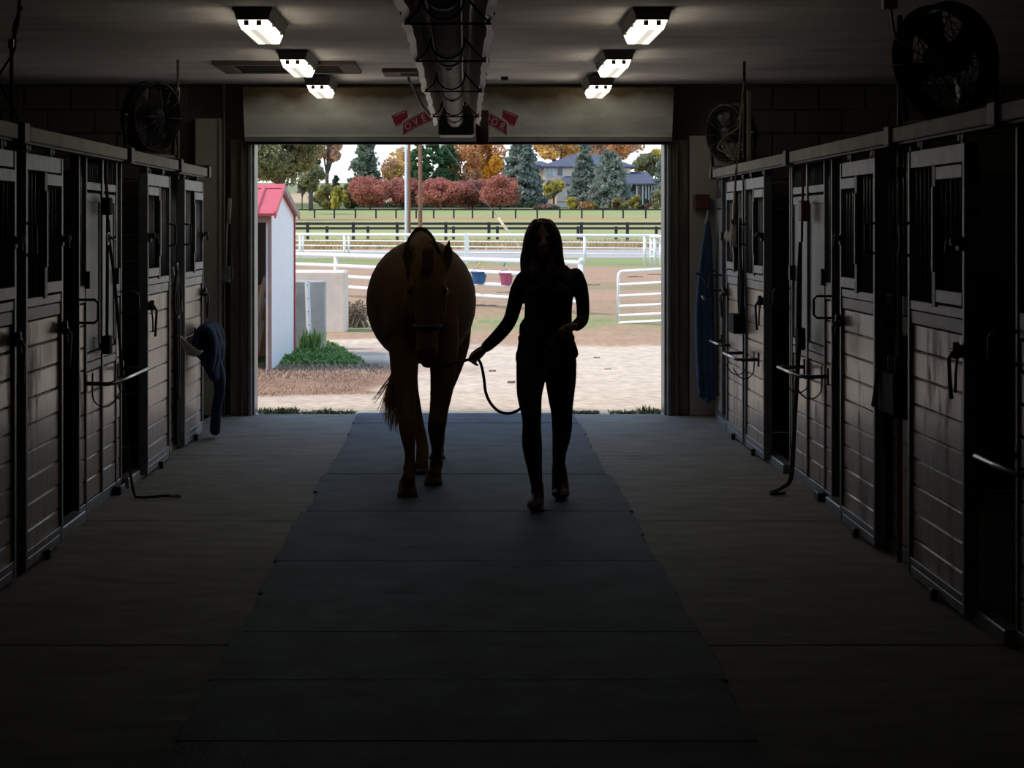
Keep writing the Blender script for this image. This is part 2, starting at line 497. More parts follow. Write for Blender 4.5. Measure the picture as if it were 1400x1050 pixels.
# ribbon and lettering, printed flat on the panel
def panelY(z):
    zs = [2.435, 2.46, 2.53, 2.66, 2.78, 2.85]; ys = [17.185, 17.18, 17.15, 17.10, 17.05, 17.02]
    return float(np.interp(z, zs, ys))
PS = 17.12 / F
def rib(px, py, d):
    z = H + (VY - py) * PS
    return ((px - VX) * PS, panelY(z) - d, z)
def arc(px):            # centre line of the ribbon in the photograph, row of each column
    return 152.5 + .0047 * (px - 622) ** 2
def strip(g, a, b, up, dn, d, n=24):
    vs = []; fs = []
    for i in range(n + 1):
        px = a + (b - a) * i / n
        vs += [rib(px, arc(px) - up, d), rib(px, arc(px) + dn, d)]
        if i: fs.append((2 * i - 2, 2 * i - 1, 2 * i + 1, 2 * i))
    g.add(vs, fs)
g = G(); strip(g, 551, 693, 8.5, 8.5, .002)
for s in (-1, 1):
    q = lambda px, py: rib(622 + s * (px - 622), py, .0015)
    g.add([q(535, 158), q(556, 150), q(558, 160), q(549, 167), q(553, 177), q(548, 170.5), q(541, 173)], [(0, 1, 2, 3, 5, 6)])
g.build('ribbon', MT['red_print'], door1, origin=(0, 0, 0), fix=False)
g = G()
strip(g, 552, 692, 7.3, -6.8, .003); strip(g, 552, 692, -6.8, 7.3, .003)
for s in (-1, 1):
    q = lambda px, py: rib(622 + s * (px - 622), py, .003)
    g.add([q(537.5, 159), q(554, 152.5), q(554.2, 153.2), q(537.8, 159.7)], [(0, 1, 2, 3)])
    g.add([q(541.5, 171), q(547.5, 168.6), q(547.7, 169.3), q(541.8, 171.7)], [(0, 1, 2, 3)])
text = 'OVERHEAD DOOR'
dg = bpy.context.evaluated_depsgraph_get()
for i, ch in enumerate(text):
    if ch == ' ': continue
    px = 557.5 + i * (687 - 557.5) / 12
    cu = bpy.data.curves.new('letter', 'FONT'); cu.body = ch; cu.size = 1; cu.align_x = 'CENTER'; cu.resolution_u = 3
    to = bpy.data.objects.new('letter_tmp', cu); C.objects.link(to)
    bpy.context.view_layer.update()
    dg = bpy.context.evaluated_depsgraph_get()
    me = to.evaluated_get(dg).to_mesh()
    sl = math.atan(2 * .0047 * (px - 622))
    vs = []
    for v in me.vertices:
        a = v.co.x * 12.0; b = (v.co.y - .345) * 13.0
        vs.append(rib(px + a * math.cos(sl) + b * math.sin(sl), arc(px) + a * math.sin(sl) - b * math.cos(sl), .004))
    g.add(vs, [tuple(p.vertices) for p in me.polygons])
    bpy.data.objects.remove(to); bpy.data.curves.remove(cu)
g.build('lettering', MT['white_print'], door1, origin=(0, 0, 0), fix=False)

# ------------------------------------------------------------------ rubber mats, one by one
mat_rows = [17.36 - .85 * i for i in range(16)]
ORD = ['first', 'second', 'third', 'fourth', 'fifth', 'sixth', 'seventh', 'eighth', 'ninth', 'tenth', 'eleventh', 'twelfth', 'thirteenth', 'fourteenth', 'fifteenth', 'sixteenth']
rr = random.Random(3)
for i, y1 in enumerate(mat_rows):
    y0 = y1 - .846
    a = -.93 + rr.uniform(-.022, .022); b = .945 + rr.uniform(-.025, .025)
    pts = [(a, y0), (b, y0)]
    # worn, slightly notched side edges
    for k in range(1, 5): pts.append((b + rr.uniform(-.008, .008), y0 + .846 * k / 5))
    pts += [(b, y1 - .01), (b - .03, y1), (a + .03, y1), (a, y1 - .01)]
    for k in range(4, 0, -1): pts.append((a + rr.uniform(-.008, .008), y0 + .846 * k / 5))
    h = .013 + rr.uniform(0, .003)
    o = G().prism(pts, .0005, h, 'z').build('rubber_mat', MT['rubber'], origin=(0, (y0 + y1) / 2, 0))
    o.location = (0, (y0 + y1) / 2, 0)
    tag(o, f'{ORD[i]} black rubber mat down the aisle counted from the open doorway', 'mat', 'rubber mats down the aisle')
    bv = o.modifiers.new('b', 'BEVEL'); bv.width = .003; bv.segments = 1; bv.limit_method = 'ANGLE'

# ------------------------------------------------------------------ stalls
def side_thing(name, label, cat, side, y0, y1, X, group=None):
    """local frame: x runs along the wall, y points into the aisle, z up"""
    if side > 0: loc, rz = (X, y0, 0), math.pi / 2
    else: loc, rz = (-X, y1, 0), -math.pi / 2
    return thing(name, label, cat, loc, rz, group, local=True)

def share(name, me, m, parent, loc):
    o = bpy.data.objects.new(name, me); C.objects.link(o); o.parent = parent; o.location = loc
    return o

def board_mesh(W, h, y0, y1):
    g = G()
    c = .009
    # bevelled front long edges, like painted tongue and groove
    poly = [(y0, 0), (y0, h), (y1 - c, h), (y1, h - c * .8), (y1, c * .8), (y1 - c, 0)]
    n = len(poly)
    g.add([(0, a, b) for a, b in poly] + [(W, a, b) for a, b in poly],
          [tuple(range(n))[::-1], tuple(range(n, 2 * n))] + [(i, (i + 1) % n, (i + 1) % n + n, i + n) for i in range(n)])
    me = g.mesh('board'); me.materials.append(MT['board'])
    return me

def bar_mesh(h, r=.008):
    me = G().cyl((0, 0, 0), (0, 0, h), r, n=8).mesh('grille_bar'); me.materials.append(MT['bar'])
    me.polygons.foreach_set('use_smooth', [True] * len(me.polygons))
    return me

PITCH = .1325
def boards(parent, x0, x1, z0, z1, y0=.012, y1=.045):
    n = max(1, round((z1 - z0) / PITCH)); h = (z1 - z0) / n
    me = board_mesh(x1 - x0, h - .002, y0, y1)
    for i in range(n):
        share('board', me, None, parent, (x0, RNG.uniform(-.0015, .0015), z0 + i * h))

def bars(parent, x0, x1, z0, z1, y, sp=.078, r=.008):
    n = max(1, int((x1 - x0) / sp))
    me = bar_mesh(z1 - z0, r)
    for i in range(n):
        share('grille_bar', me, None, parent, (x0 + (i + .5) * (x1 - x0) / n, y, z0))

def latch(parent, x, y, z, sx, name='latch'):
    g = G()
    g.box(x - .035, x + .035, y, y + .012, z - .03, z + .03, .003)
    g.cyl((x - .07 * sx, y + .022, z), (x + .10 * sx, y + .022, z), .009)
    g.ball((x + .02 * sx, y + .03, z + .012), .022)
    g.tube([(x - .05 * sx, y + .022, z), (x - .05 * sx, y + .045, z + .02), (x - .05 * sx, y + .05, z - .04)], .008)
    return g.build(name, MT['black'], parent, smooth=True)

def hook_latch(parent, x, y, z, sx):
    g = G()
    g.box(x - .03, x + .04, y, y + .01, z - .025, z + .03, .003)
    g.cyl((x - .09 * sx, y + .02, z), (x + .06 * sx, y + .02, z), .010)
    g.box(x - .018, x + .018, y + .008, y + .034, z - .03, z + .04, .004)
    g.tube([(x, y + .03, z), (x, y + .05, z - .03), (x + .004, y + .045, z - .12), (x - .004, y + .04, z - .20)], .009)
    g.tube([(x + .03 * sx, y + .02, z), (x + .035 * sx, y + .03, z - .1), (x + .03 * sx, y + .03, z - .17)], .006)
    return g.build('hook_latch', MT['black'], parent, smooth=True)

def stall_door(side, y0, y1, hi, label):
    W = y1 - y0
    t = side_thing('sliding_stall_door', label, 'stall door', side, y0, y1, XDB, 'sliding stall doors')
    s = .038
    g = G()
    g.box(0, s, 0, .06, .02, 2.01, .003); g.box(W - s, W, 0, .06, .02, 2.01, .003)
    g.box(s, W - s, .004, .056, 1.93, 2.01, .003)
    g.box(s, W - s, .004, .056, 1.268, 1.312, .003)
    g.box(s, W - s, .004, .056, .02, .066, .003)
    g.build('frame', MT['frame'], t)
    G().box(s, W - s, .006, .053, 1.205, 1.264, .002).build('mid_plate', MT['plate'], t)
    G().box(s, W - s, .045, .058, .07, .105, .002).build('kick_strip', MT['frame'], t)
    boards(t, s + .001, W - s - .001, .068, 1.204)
    bars(t, s, W - s, 1.31, 1.932, .03)
    # the half-width inner frame of the drop-down grille
    m = W / 2
    a, b = (m, W - s) if hi else (s, m)
    g = G().box(a, b, .034, .062, 1.865, 1.922, .002).box(a, b, .034, .062, 1.322, 1.378, .002)
    g.build('inner_frame', MT['frame'], t)
    G().box(m - .032, m + .032, .02, .064, 1.30, 1.93, .003).build('centre_stile', MT['black'], t)
    G().box(m - .017, m + .017, .064, .071, 1.455, 1.835, .002).build('stile_plate', MT['plate'], t)
    xl = W - .06 if hi else .06
    xo = .03 if hi else W - .03
    latch(t, xl, .06, 1.585, 1 if hi else -1)
    hook_latch(t, xl, .06, 1.13, 1 if hi else -1)
    G().tube([(xo, .055, 1.52), (xo, .10, 1.53), (xo, .10, 1.665), (xo, .055, 1.675)], .009).build('pull_handle', MT['black'], t, smooth=True)
    for x in (.16, W - .16):
        g = G().box(x - .02, x + .02, .02, .032, 2.01, 2.07, .002)
        g.ring([(x - .03, .038, 2.045), (x - .03, .018, 2.045)], [.022, .022], 12).ring([(x + .03, .038, 2.045), (x + .03, .018, 2.045)], [.022, .022], 12)
        g.build('trolley', MT['black'], t)
    # floor guide
    G().box(W * .45, W * .45 + .05, .058, .085, .001, .05, .003).build('floor_guide', MT['black'], t)
    return t

stall_door(1, 8.27, 9.33, False, 'nearest sliding stall door on the right, dirt stains on its upper boards')
stall_door(1, 10.08, 11.02, True, 'second sliding stall door from the camera on the right')
stall_door(1, 13.82, 14.78, False, 'third sliding stall door on the right, black rack across its boards')
stall_door(1, 14.88, 15.83, True, 'farthest sliding stall door on the right, by the hanging blue blanket')
stall_door(-1, 8.15, 9.20, False, 'nearest sliding stall door on the left, cut off by the photo edge')
stall_door(-1, 9.40, 10.27, False, 'second sliding stall door from the camera on the left')
stall_door(-1, 13.0, 14.0, True, 'third sliding stall door on the left, beside the hanging halters')
stall_door(-1, 14.72, 15.76, False, 'farthest sliding stall door on the left, navy blanket on its rack')

def loop_handle(parent, x, y, z0, z1, d=.105):
    G().tube([(x, y - .01, z0), (x, y + d - .02, z0), (x, y + d, z0 + .02), (x, y + d, z1 - .02), (x, y + d - .02, z1), (x, y - .01, z1)], .0085).build('stop_loop', MT['black'], parent, smooth=True)

def feed_front(side, y0, y1, near_w, far_w, label, loops=(True, True), plate_lo=.93):
    """fixed stall front: a grey plated feed hatch between two narrow grilles"""
    W = y1 - y0
    t = side_thing('stall_front', label, 'stall front', side, y0, y1, XF + .05, 'fixed stall fronts')
    lo_w, hi_w = (near_w, far_w) if side > 0 else (far_w, near_w)
    s = .03; y1_ = .05
    posts = [0, lo_w, W - hi_w - s, W - s]
    g = G()
    for x in posts:
        g.box(x, x + s, 0, y1_, .0, 2.06, .003)
    xm = (lo_w + W - hi_w) / 2
    g.box(0, W, .002, y1_ - .002, 0.0, .07, .003)
    g.build('frame', MT['frame'], t)
    G().box(xm - .02, xm + .02, 0, y1_ + .004, .07, 2.06, .003).build('centre_post', MT['frame'], t)
    for a, b in ((s, lo_w), (W - hi_w, W - s)):
        if b - a < .05: continue
        G().box(a, b, .004, .045, 1.22, 1.32, .003).build('narrow_plate', MT['plate'], t)
        boards(t, a + .001, b - .001, .07, 1.218, .006, .04)
        bars(t, a, b, 1.32, 2.06, .025, .075)
    for a, b in ((lo_w + s, xm - .02), (xm + .02, W - hi_w - s)):
        bars(t, a, b, 1.915, 2.06, .025, .075)
        G().box(a, b, .004, .046, 1.868, 1.915, .003).build('hatch_rail', MT['frame'], t)
        G().box(a + .004, b - .004, .004, .036, plate_lo, 1.855, .003).build('hatch_plate', MT['plate'], t)
        G().box(a + .004, b - .004, .036, .044, 1.80, 1.85, .002).box(a + .004, a + .035, .036, .044, plate_lo + .03, 1.80, .002).build('hatch_rim', MT['plate'], t)
        G().box(a, b, .004, .046, .875, .922, .003).box(a, b, .004, .046, .822, .870, .003).build('lower_rail', MT['plate'], t)
        boards(t, a + .001, b - .001, .07, .82, .006, .04)
    xs = []
    if loops[0]: xs.append(.012 if side > 0 else W - .012)
    if loops[1]: xs.append(W - .012 if side > 0 else .012)
    for x in xs: loop_handle(t, x, y1_, 1.115, 1.245)
    # dark latch blocks at the hatch edges
    for x in (lo_w + s, W - hi_w - s):
        G().box(x - .03, x + .03, y1_ - .012, y1_ + .02, 1.30, 1.40, .004).build('hatch_latch', MT['black'], t)
    G().box(W * .12, W * .12 + .16, y1_, y1_ + .05, .001, .055, .004).build('door_guide', MT['black'], t)
    return t

fr1 = feed_front(1, 11.69, 13.22, .24, .08, 'grey plated fixed stall front on the right, maroon strap hanging on it')
fr0 = feed_front(1, 5.9, 7.79, .2, .24, 'fixed stall front at the right photo edge, dark rack on it', (True, True))
fl1 = feed_front(-1, 11.1, 12.49, .21, .17, 'grey plated fixed stall front on the left, dark ropes hanging on it')
fl0 = feed_front(-1, 5.9, 7.4, .2, .2, 'fixed stall front nearest the camera on the left, mostly outside the photo')

def plain_front(side, y0, y1, label, split=1.22, grille=True, plate_to=None, name='stall_front'):
    """fixed stall front of boards below and a grille above"""
    W = y1 - y0
    t = side_thing(name, label, 'stall front', side, y0, y1, XF + .05, 'fixed stall fronts')
    s = .04
    g = G().box(0, s, 0, .05, 0, 2.06, .003).box(W - s, W, 0, .05, 0, 2.06, .003).box(s, W - s, .002, .048, 0, .07, .003)
    g.build('frame', MT['frame'], t)
    if plate_to:
        G().box(s, W - s, .004, .044, split, plate_to, .003).build('plate', MT['plate'], t)
        G().box(s, W - s, .004, .048, plate_to + .012, plate_to + .10, .003).build('rail', MT['frame'], t)
        G().box(s, W - s, .010, .046, split + .09, split + .10, .001).build('seam', MT['black'], t)
        bars(t, s, W - s, plate_to + .1, 2.06, .025, .075)
    else:
        G().box(s, W - s, .002, .048, split, split + .09, .003).build('rail', MT['frame'], t)
        bars(t, s, W - s, split + .09, 2.06, .025)
    boards(t, s + .001, W - s - .001, .07, split - .002, .006, .04)
    return t

plain_front(1, 9.62, 10.60, 'fixed boarded stall front on the right behind the dark tool caddy')
plain_front(1, 14.3, 16.0, 'fixed boarded stall front behind the two farthest right hand stall doors')
fr2 = plain_front(1, 16.69, 17.12, 'last stall front on the right, tall blue-grey plate beside the blue blanket', .93, True, 1.80)
plain_front(-1, 8.3, 9.75, 'fixed boarded stall front behind the nearest left hand stall doors')
plain_front(-1, 13.6, 14.98, 'fixed boarded stall front on the left behind the hanging halters')
G().tube([(.43, .05, 1.27), (.43, .15, 1.27)], .008).build('peg', MT['black'], fr2)
loop_handle(fr2, .02, .05, 1.115, 1.245)

# top rails carrying the door tracks, in lengths with black brackets between
def header(side, a, b, label, step=0.0):
    g = G().box(side * 2.06, side * 2.20, a, b, 2.062 + step, 2.132 + step, .004)
    o = g.build('track_rail', MT['header'], origin=(side * 2.13, (a + b) / 2, 2.1))
    o.location = (side * 2.13, (a + b) / 2, 2.1)
    tag(o, label, 'rail', 'top rails over the stall doors')
    tr = G().box(side * 2.085, side * 2.16, a, b, 2.052 + step, 2.062 + step)
    p = tr.build('track', MT['black'], o, origin=(side * 2.13, (a + b) / 2, 2.1))
def bracket(side, y, label):
    g = G().box(side * 2.045, side * 2.26, y - .06, y + .06, 2.05, 2.145, .006)
    g.box(side * 2.226, side * 2.26, y - .02, y + .02, 0, 2.06)
    o = g.build('rail_post', MT['black'], origin=(side * 2.2, y, 0))
    o.location = (side * 2.2, y, 0)
    tag(o, label, 'post', 'posts carrying the top rails')
header(1, 5.0, 7.62, 'grey top rail length at the right photo edge')
header(1, 7.76, 9.53, 'grey top rail length over the nearest right hand stall door')
header(1, 9.67, 12.55, 'grey top rail length over the second right hand stall door and maroon strap')
header(1, 12.80, 16.45, 'grey top rail length over the two farthest right hand stall doors')
header(-1, 5.0, 9.10, 'grey top rail length at the left photo edge')
header(-1, 9.36, 12.05, 'grey top rail length over the second left hand stall door and rope panel')
header(-1, 12.30, 14.2, 'grey top rail length over the third left hand stall door')
header(-1, 14.40, 15.80, 'grey top rail length over the farthest left hand stall door', -.008)
bracket(1, 7.69, 'black post and bracket between the two nearest right hand rails')
bracket(1, 9.60, 'black post and bracket beside the nearest right hand stall door')
bracket(1, 12.67, 'black post and bracket over the plated right hand stall front')
bracket(1, 16.51, 'black post and bracket at the far end of the right hand rails')
bracket(-1, 9.23, 'black post and bracket between the two nearest left hand stall doors')
bracket(-1, 12.17, 'black post and bracket below the left hand fan')
bracket(-1, 14.30, 'black post and bracket beside the third left hand stall door')
bracket(-1, 15.85, 'black post and bracket at the far end of the left hand rails')

# sills across the open stall doorways
for side, a, b, lab in ((1, 7.80, 8.7, 'dark sill across the nearest open doorway on the right'), (1, 10.6, 11.68, 'dark sill beside the plated front on the right'),
                        (1, 13.23, 14.3, 'dark sill across the open doorway beyond the maroon strap'), (1, 16.0, 16.68, 'dark sill beside the last right hand stall front'),
                        (-1, 9.76, 11.09, 'dark sill beside the plated front on the left'), (-1, 12.5, 13.59, 'dark sill across the open doorway on the left'),
                        (-1, 7.42, 8.29, 'dark sill across the nearest doorway on the left')):
    o = G().box(side * 2.13, side * 2.21, a, b, -.004, .062, .006).build('stall_sill', MT['frame'], origin=(side * 2.17, (a + b) / 2, 0))
    o.location = (side * 2.17, (a + b) / 2, 0)
    tag(o, lab, 'sill', 'stall sills')
# partitions between the stalls, of planks
for side, ys in ((1, (7.2, 12.45, 15.95)), (-1, (7.0, 11.75, 14.9))):
    for k, y in enumerate(ys):
        pt = thing('stall_partition', f"{['near', 'middle', 'far'][k]} dark plank partition inside the {'right' if side > 0 else 'left'} hand stalls", 'partition', (side * 4, y, 0))
        for i in range(10):
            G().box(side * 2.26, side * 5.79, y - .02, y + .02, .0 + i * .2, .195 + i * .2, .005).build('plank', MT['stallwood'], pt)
# ------------------------------------------------------------------ ceiling lamps
def lamp(x, y0, label, L=.96, drop=0.0):
    t = thing('ceiling_lamp', label, 'lamp', (x, y0, CZ - drop), group='strip lamps on the ceiling', local=True)
    hw = .092
    # housing: shallow tapered tray against the ceiling
    g = G(); y1 = L
    g.add([(-hw - .02, -.02, 0), (hw + .02, -.02, 0), (hw + .02, y1 + .02, 0), (-hw - .02, y1 + .02, 0),
           (-hw, 0, -.072), (hw, 0, -.072), (hw, y1, -.072), (-hw, y1, -.072)],
          [(0, 1, 2, 3), (4, 7, 6, 5), (0, 4, 5, 1), (1, 5, 6, 2), (2, 6, 7, 3), (3, 7, 4, 0)])
    g.box(-hw - .022, hw + .022, -.022, y1 + .022, -.02, -.001, .003)
    if drop: g.box(-.05, .05, .1, y1 - .1, -.01, drop, .003)
    g.build('housing', MT['lamp_base'], t)
    # lens: prismatic cover, tapered
    a = hw - .006; b = hw - .026
    g = G().add([(-a, .006, -.072), (a, .006, -.072), (a, y1 - .006, -.072), (-a, y1 - .006, -.072),
                 (-b, .03, -.125), (b, .03, -.125), (b, y1 - .03, -.125), (-b, y1 - .03, -.125)],
                [(0, 1, 2, 3), (4, 7, 6, 5)])
    lens = g.build('lens', MT['lens'], t)
    G().add(list(g.v), [(0, 4, 5, 1), (1, 5, 6, 2), (2, 6, 7, 3), (3, 7, 4, 0)]).build('lens_side', MT['lens_side'], t)
    for sx in (-1, 1):
        G().box(sx * .042 - .019, sx * .042 + .019, .05, y1 - .05, -.129, -.1245, .001).build('lamp_tube', MT['tube_light'], t)
        G().box(sx * .036 - .014, sx * .036 + .014, .002, .014, -.102, -.073).build('lamp_holder', MT['lamp_base'], t)
    for k in range(2):
        for sx in (-1, 1):
            yy = y1 * (.25 + .5 * k)
            G().box(sx * (hw - .004), sx * (hw + .008), yy - .02, yy + .02, -.09, -.06, .002).build('clip', MT['lamp_base'], t)
    return t
for nm, x in (('left', -1.215), ('right', 1.07)):
    lamp(x, 11.28, f'strip lamp nearest the camera in the {nm} row of ceiling lamps')
    lamp(x - .01 if nm == 'left' else x + .02, 14.0, f'middle strip lamp in the {nm} row of ceiling lamps')
    lamp(x + .01 if nm == 'left' else x + .04, 16.1, f'strip lamp nearest the doorway in the {nm} row of ceiling lamps', .84, .03)
def hatch(x0, x1, y0, y1, label, slats):
    t = thing('ceiling_vent', label, 'vent', ((x0 + x1) / 2, (y0 + y1) / 2, CZ))
    g = G().box(x0, x1, y0, y0 + .10, CZ - .03, CZ, .004).box(x0, x1, y1 - .10, y1, CZ - .03, CZ, .004)
    g.box(x0, x0 + .14, y0 + .1, y1 - .1, CZ - .03, CZ, .004).box(x1 - .14, x1, y0 + .1, y1 - .1, CZ - .03, CZ, .004)
    g.build('vent_frame', MT['hatch'], t)
    G().box(x0 + .14, x1 - .14, y0 + .1, y1 - .1, CZ - .012, CZ - .001).build('vent_back', MT['dark'], t)
    for i in range(slats):
        yy = y0 + .14 + (y1 - y0 - .28) * i / max(1, slats - 1)
        G().box(x0 + .14, x1 - .14, yy - .02, yy + .02, CZ - .024, CZ - .014).build('slat', MT['dark'], t)
hatch(-1.92, -.83, 14.95, 15.85, 'brown framed ceiling vent behind the middle left strip lamp', 6)
hatch(-.66, -.1, 15.65, 16.15, 'small dark ceiling vent left of the hanging heater', 4)

# ------------------------------------------------------------------ the radiant tube heater under the ceiling
HX = -.056
hz = 2.375
ht = thing('tube_heater', 'long radiant tube heater with flared reflectors hanging along the middle of the ceiling', 'heater', (HX, 9.5, CZ))
Y0, Y1 = 3.0, 13.35
g = G(); g.ring([(HX - .012, Y0, hz), (HX - .012, Y1, hz)], [.053, .053], 20)
for k in range(5):
    y = Y0 + .8 + k * 2.2
    g.ring([(HX - .012, y - .04, hz), (HX - .012, y + .04, hz)], [.058, .058], 20)
g.build('heater_tube', MT['heater_tube'], ht, smooth=True)
# reflector wings: folded sheets, one each side, slightly dented along their length
rr = random.Random(5)
for s in (-1, 1):
    prof = [(.050, .10), (.082, .085), (.116, .02), (.132, -.035), (.150, -.055), (.147, -.063), (.124, -.047), (.105, .012), (.072, .075), (.045, .088)]
    n = 46; k = len(prof); vs = []; fs = []
    for i in range(n):
        y = Y0 + .3 + (Y1 - .45 - Y0 - .3) * i / (n - 1)
        dx = rr.uniform(-.006, .006); dz = rr.uniform(-.006, .006)
        for a, b in prof:
            q = (a - .045) / .09
            vs.append((HX + s * (a + dx * q), y, hz + b + dz * q))
        if i:
            for j in range(k):
                fs.append(((i - 1) * k + j, (i - 1) * k + (j + 1) % k, i * k + (j + 1) % k, i * k + j))
    fs.append(tuple(range(k))); fs.append(tuple(range((n - 1) * k, n * k)))
    G().add(vs, fs).build('reflector', MT['alu'], ht)
for y in (4.6, 6.2, 7.65, 9.4, 11.6):
    g = G()
    # saddle loop below the tube, arms to the reflector lips ending in hooks, cross rod, drop rods to the ceiling
    loop = [(HX - .012 + .066 * math.sin(a), y, hz - .066 * math.cos(a)) for a in [math.radians(q) for q in range(-100, 101, 20)]]
    g.tube(loop, .004)
    for s in (-1, 1):
        g.tube([(HX - .012 + s * .065, y, hz + .012), (HX + s * .092, y + .05, hz - .03), (HX + s * .137, y + .12, hz - .068)], .0045)
        c = (HX + s * .138, y + .13, hz - .048)
        g.torus(c, (0, 1, 0), (s * .6, 0, .8), .020, .0045, 14, 5)
        g.tube([(HX + s * .138, y + .12, hz - .03), (HX + s * .09, y + .12, hz + .25), (HX + s * .05, y + .12, CZ)], .003)
    g.tube([(HX - .138, y + .13, hz - .066), (HX + .138, y + .13, hz - .066)], .004)
    g.build('hanger', MT['black'], ht, smooth=True)
for y in (8.3, 10.4, 12.6):
    G().ball((HX - .012, y, hz - .052), (.016, .02, .01), 8, 5).build('tube_clamp', MT['black'], ht, smooth=True)
G().box(HX - .125, HX + .115, 13.35, 13.75, 2.275, 2.47, .01).build('burner_box', MT['black'], ht)
g = G()
for sx in (-.11, .10): g.cyl((HX + sx, 13.349, 2.285), (HX + sx, 13.34, 2.285), .008)
g.build('box_screw', MT['rack'], ht)
G().ring([(.11, 13.0, 2.42), (.113, 13.03, 2.20)], [.043, .042], 14).build('drain_pipe', MT['rust'], ht, smooth=True)
G().tube([P(559, 107, 16.6), P(561, 114, 16.4), P(567, 122, 16.0), P(575, 140, 15.3), P(586, 156, 14.6), P(600, 166, 13.75)], .013, sub=3).build('gas_hose', MT['black'], ht, smooth=True)
G().box(.3, .36, 16.5, 16.56, CZ - .03, CZ, .003).build('ceiling_hook', MT['black'], ht)

# ------------------------------------------------------------------ drum fans on the stall tops
def fan(loc, yaw, pitch, r, label, feet=.0):
    t = thing('drum_fan', label, 'fan', loc, local=True, group='fans on top of the stalls')
    M = Euler((pitch, 0, yaw)).to_matrix()
    c = Vector((0, 0, r + .04))
    f = lambda p: c + M @ Vector(p)
    def tor(g, y, R, rad, n=32): g.torus(f((0, y, 0)), M @ Vector((1, 0, 0)), M @ Vector((0, 0, 1)), R, rad, n, 5)
    g = G()
    g.lathe(c, M @ Vector((0, 1, 0)), [(-.06, r), (.06, r), (.06, r - .01), (-.06, r - .01)], 40)
    tor(g, -.06, r, .009, 40); tor(g, .06, r, .009, 40)
    g.build('drum', MT['fanmetal'], t, smooth=True)
    for y in (-.075, .075):
        g = G()
        for k in range(1, 8): tor(g, y + (.02 if y < 0 else -.02) * 0, r * k / 8, .0022, 28)
        for k in range(12):
            a = 2 * math.pi * k / 12
            g.tube([f((.05 * math.cos(a), y * 1.15, .05 * math.sin(a))), f((r * math.cos(a), y * .9, r * math.sin(a)))], .003, 5)
        g.build('guard', MT['fanmetal'], t, smooth=True)
    for k in range(4):
        g = G(); a0 = k * math.pi / 2 + .4
        vs = []
        for i in range(5):
            rad = .06 + (r - .09) * i / 4; wdt = .5 + .25 * (i / 4)
            for j in range(4):
                a = a0 + wdt * (j / 3 - .5)
                vs.append(f((rad * math.cos(a), .035 - .07 * j / 3, rad * math.sin(a))))
        fs = [(i * 4 + j, i * 4 + j + 1, i * 4 + j + 5, i * 4 + j + 4) for i in range(4) for j in range(3)]
        b = g.add(vs, fs).build('blade', MT['fanblade'], t, smooth=True, fix=False)
        sm = b.modifiers.new('s', 'SOLIDIFY'); sm.thickness = .003
    g = G().ring([f((0, -.07, 0)), f((0, -.06, 0)), f((0, .10, 0)), f((0, .11, 0))], [.05, .075, .075, .05], 16)
    g.build('motor', MT['fanmetal'], t, smooth=True)
    g = G()
    for s in (-1, 1):
        g.tube([f((s * (r + .015), 0, 0)), f((s * (r + .02), 0, -r * .5)), (c + M @ Vector((s * (r + .01), 0, -r * .8))).to_tuple()[:2] + (-.0 + .012,)], .013, 6)
    g.tube([(c + M @ Vector((-(r + .02), 0, -r * .8))).to_tuple()[:2] + (.012,), (c + M @ Vector((r + .02, 0, -r * .8))).to_tuple()[:2] + (.012,)], .013, 6)
    g.build('stand', MT['fanmetal'], t, smooth=True)
    g = G()
    for s in (-1, 1): g.ring([f((s * (r + .005), 0, 0)), f((s * (r + .035), 0, 0))], [.02, .014], 10)
    g.build('pivot_knob', MT['rack'], t, smooth=True)
    return t
fan((-2.14, 13.45, 2.132), math.radians(58), math.radians(4), .232, 'black drum fan on top of the left hand stalls')
fan((2.17, 16.1, 2.132), math.radians(-57), math.radians(4), .24, 'black drum fan at the far end of the right hand stall tops')
fan((2.19, 9.02, 2.132), math.radians(-54), math.radians(12), .25, 'black drum fan on top of the nearest right hand stalls')

# ------------------------------------------------------------------ conduits, posts, cords
def pipe(name, label, cat, pts, r, m, extras=(), sub=1, group=None):
    base = min(pts, key=lambda p: p[2])
    t = thing(name, label, cat, base, group=group)
    G().tube(pts, r, 8, sub).build(name + '_run' if False else 'run', m, t, smooth=True)
    for nm, g, mm in extras: g.build(nm, mm, t, smooth=False)
    return t
y = 14.85
pipe('power_conduit', 'upright conduit rising from the left hand stalls to the ceiling, frayed twine on it', 'conduit', [(-2.16, y, 2.14), (-2.16, y, CZ)], .011, MT['conduit'],
     [('coupling', G().cyl((-2.16, y, 2.62), (-2.16, y, 2.70), .016), MT['rack']),
      ('twine', G().tube([(-2.15, y - .02, 2.68), (-2.19, y - .02, 2.5), (-2.22, y - .03, 2.36), (-2.17, y - .03, 2.25), (-2.2, y - .02, 2.14)], .008, 5, 3)
       .tube([(-2.15, y - .03, 2.66), (-2.17, y - .05, 2.5), (-2.25, y - .04, 2.38), (-2.23, y - .03, 2.2)], .005, 5, 3), MT['orange'])])
y = 15.0
pipe('power_conduit', 'slim dark conduit with pale wooden strip rising beside the far right fan', 'conduit', [(2.12, y, 2.14), (2.12, y, CZ)], .012, MT['fanmetal'],
     [('strip', G().box(2.145, 2.175, y + .02, y + .04, 2.14, 2.69, .003), MT['palestrip']),
      ('cord', G().tube([(2.10, y - .02, 2.42), (2.0, y + .05, 2.35), (1.93, y + .1, 2.26), (2.02, y, 2.20), (2.10, y - .03, 2.19)], .008, 5, 3)
       .tube([(2.115, y - .02, 2.75), (2.09, y - .03, 2.5), (2.075, y - .03, 2.2), (2.05, y - .04, 2.06), (2.04, y - .05, 1.75)], .009, 5, 3), MT['tan'])])
y = 9.75
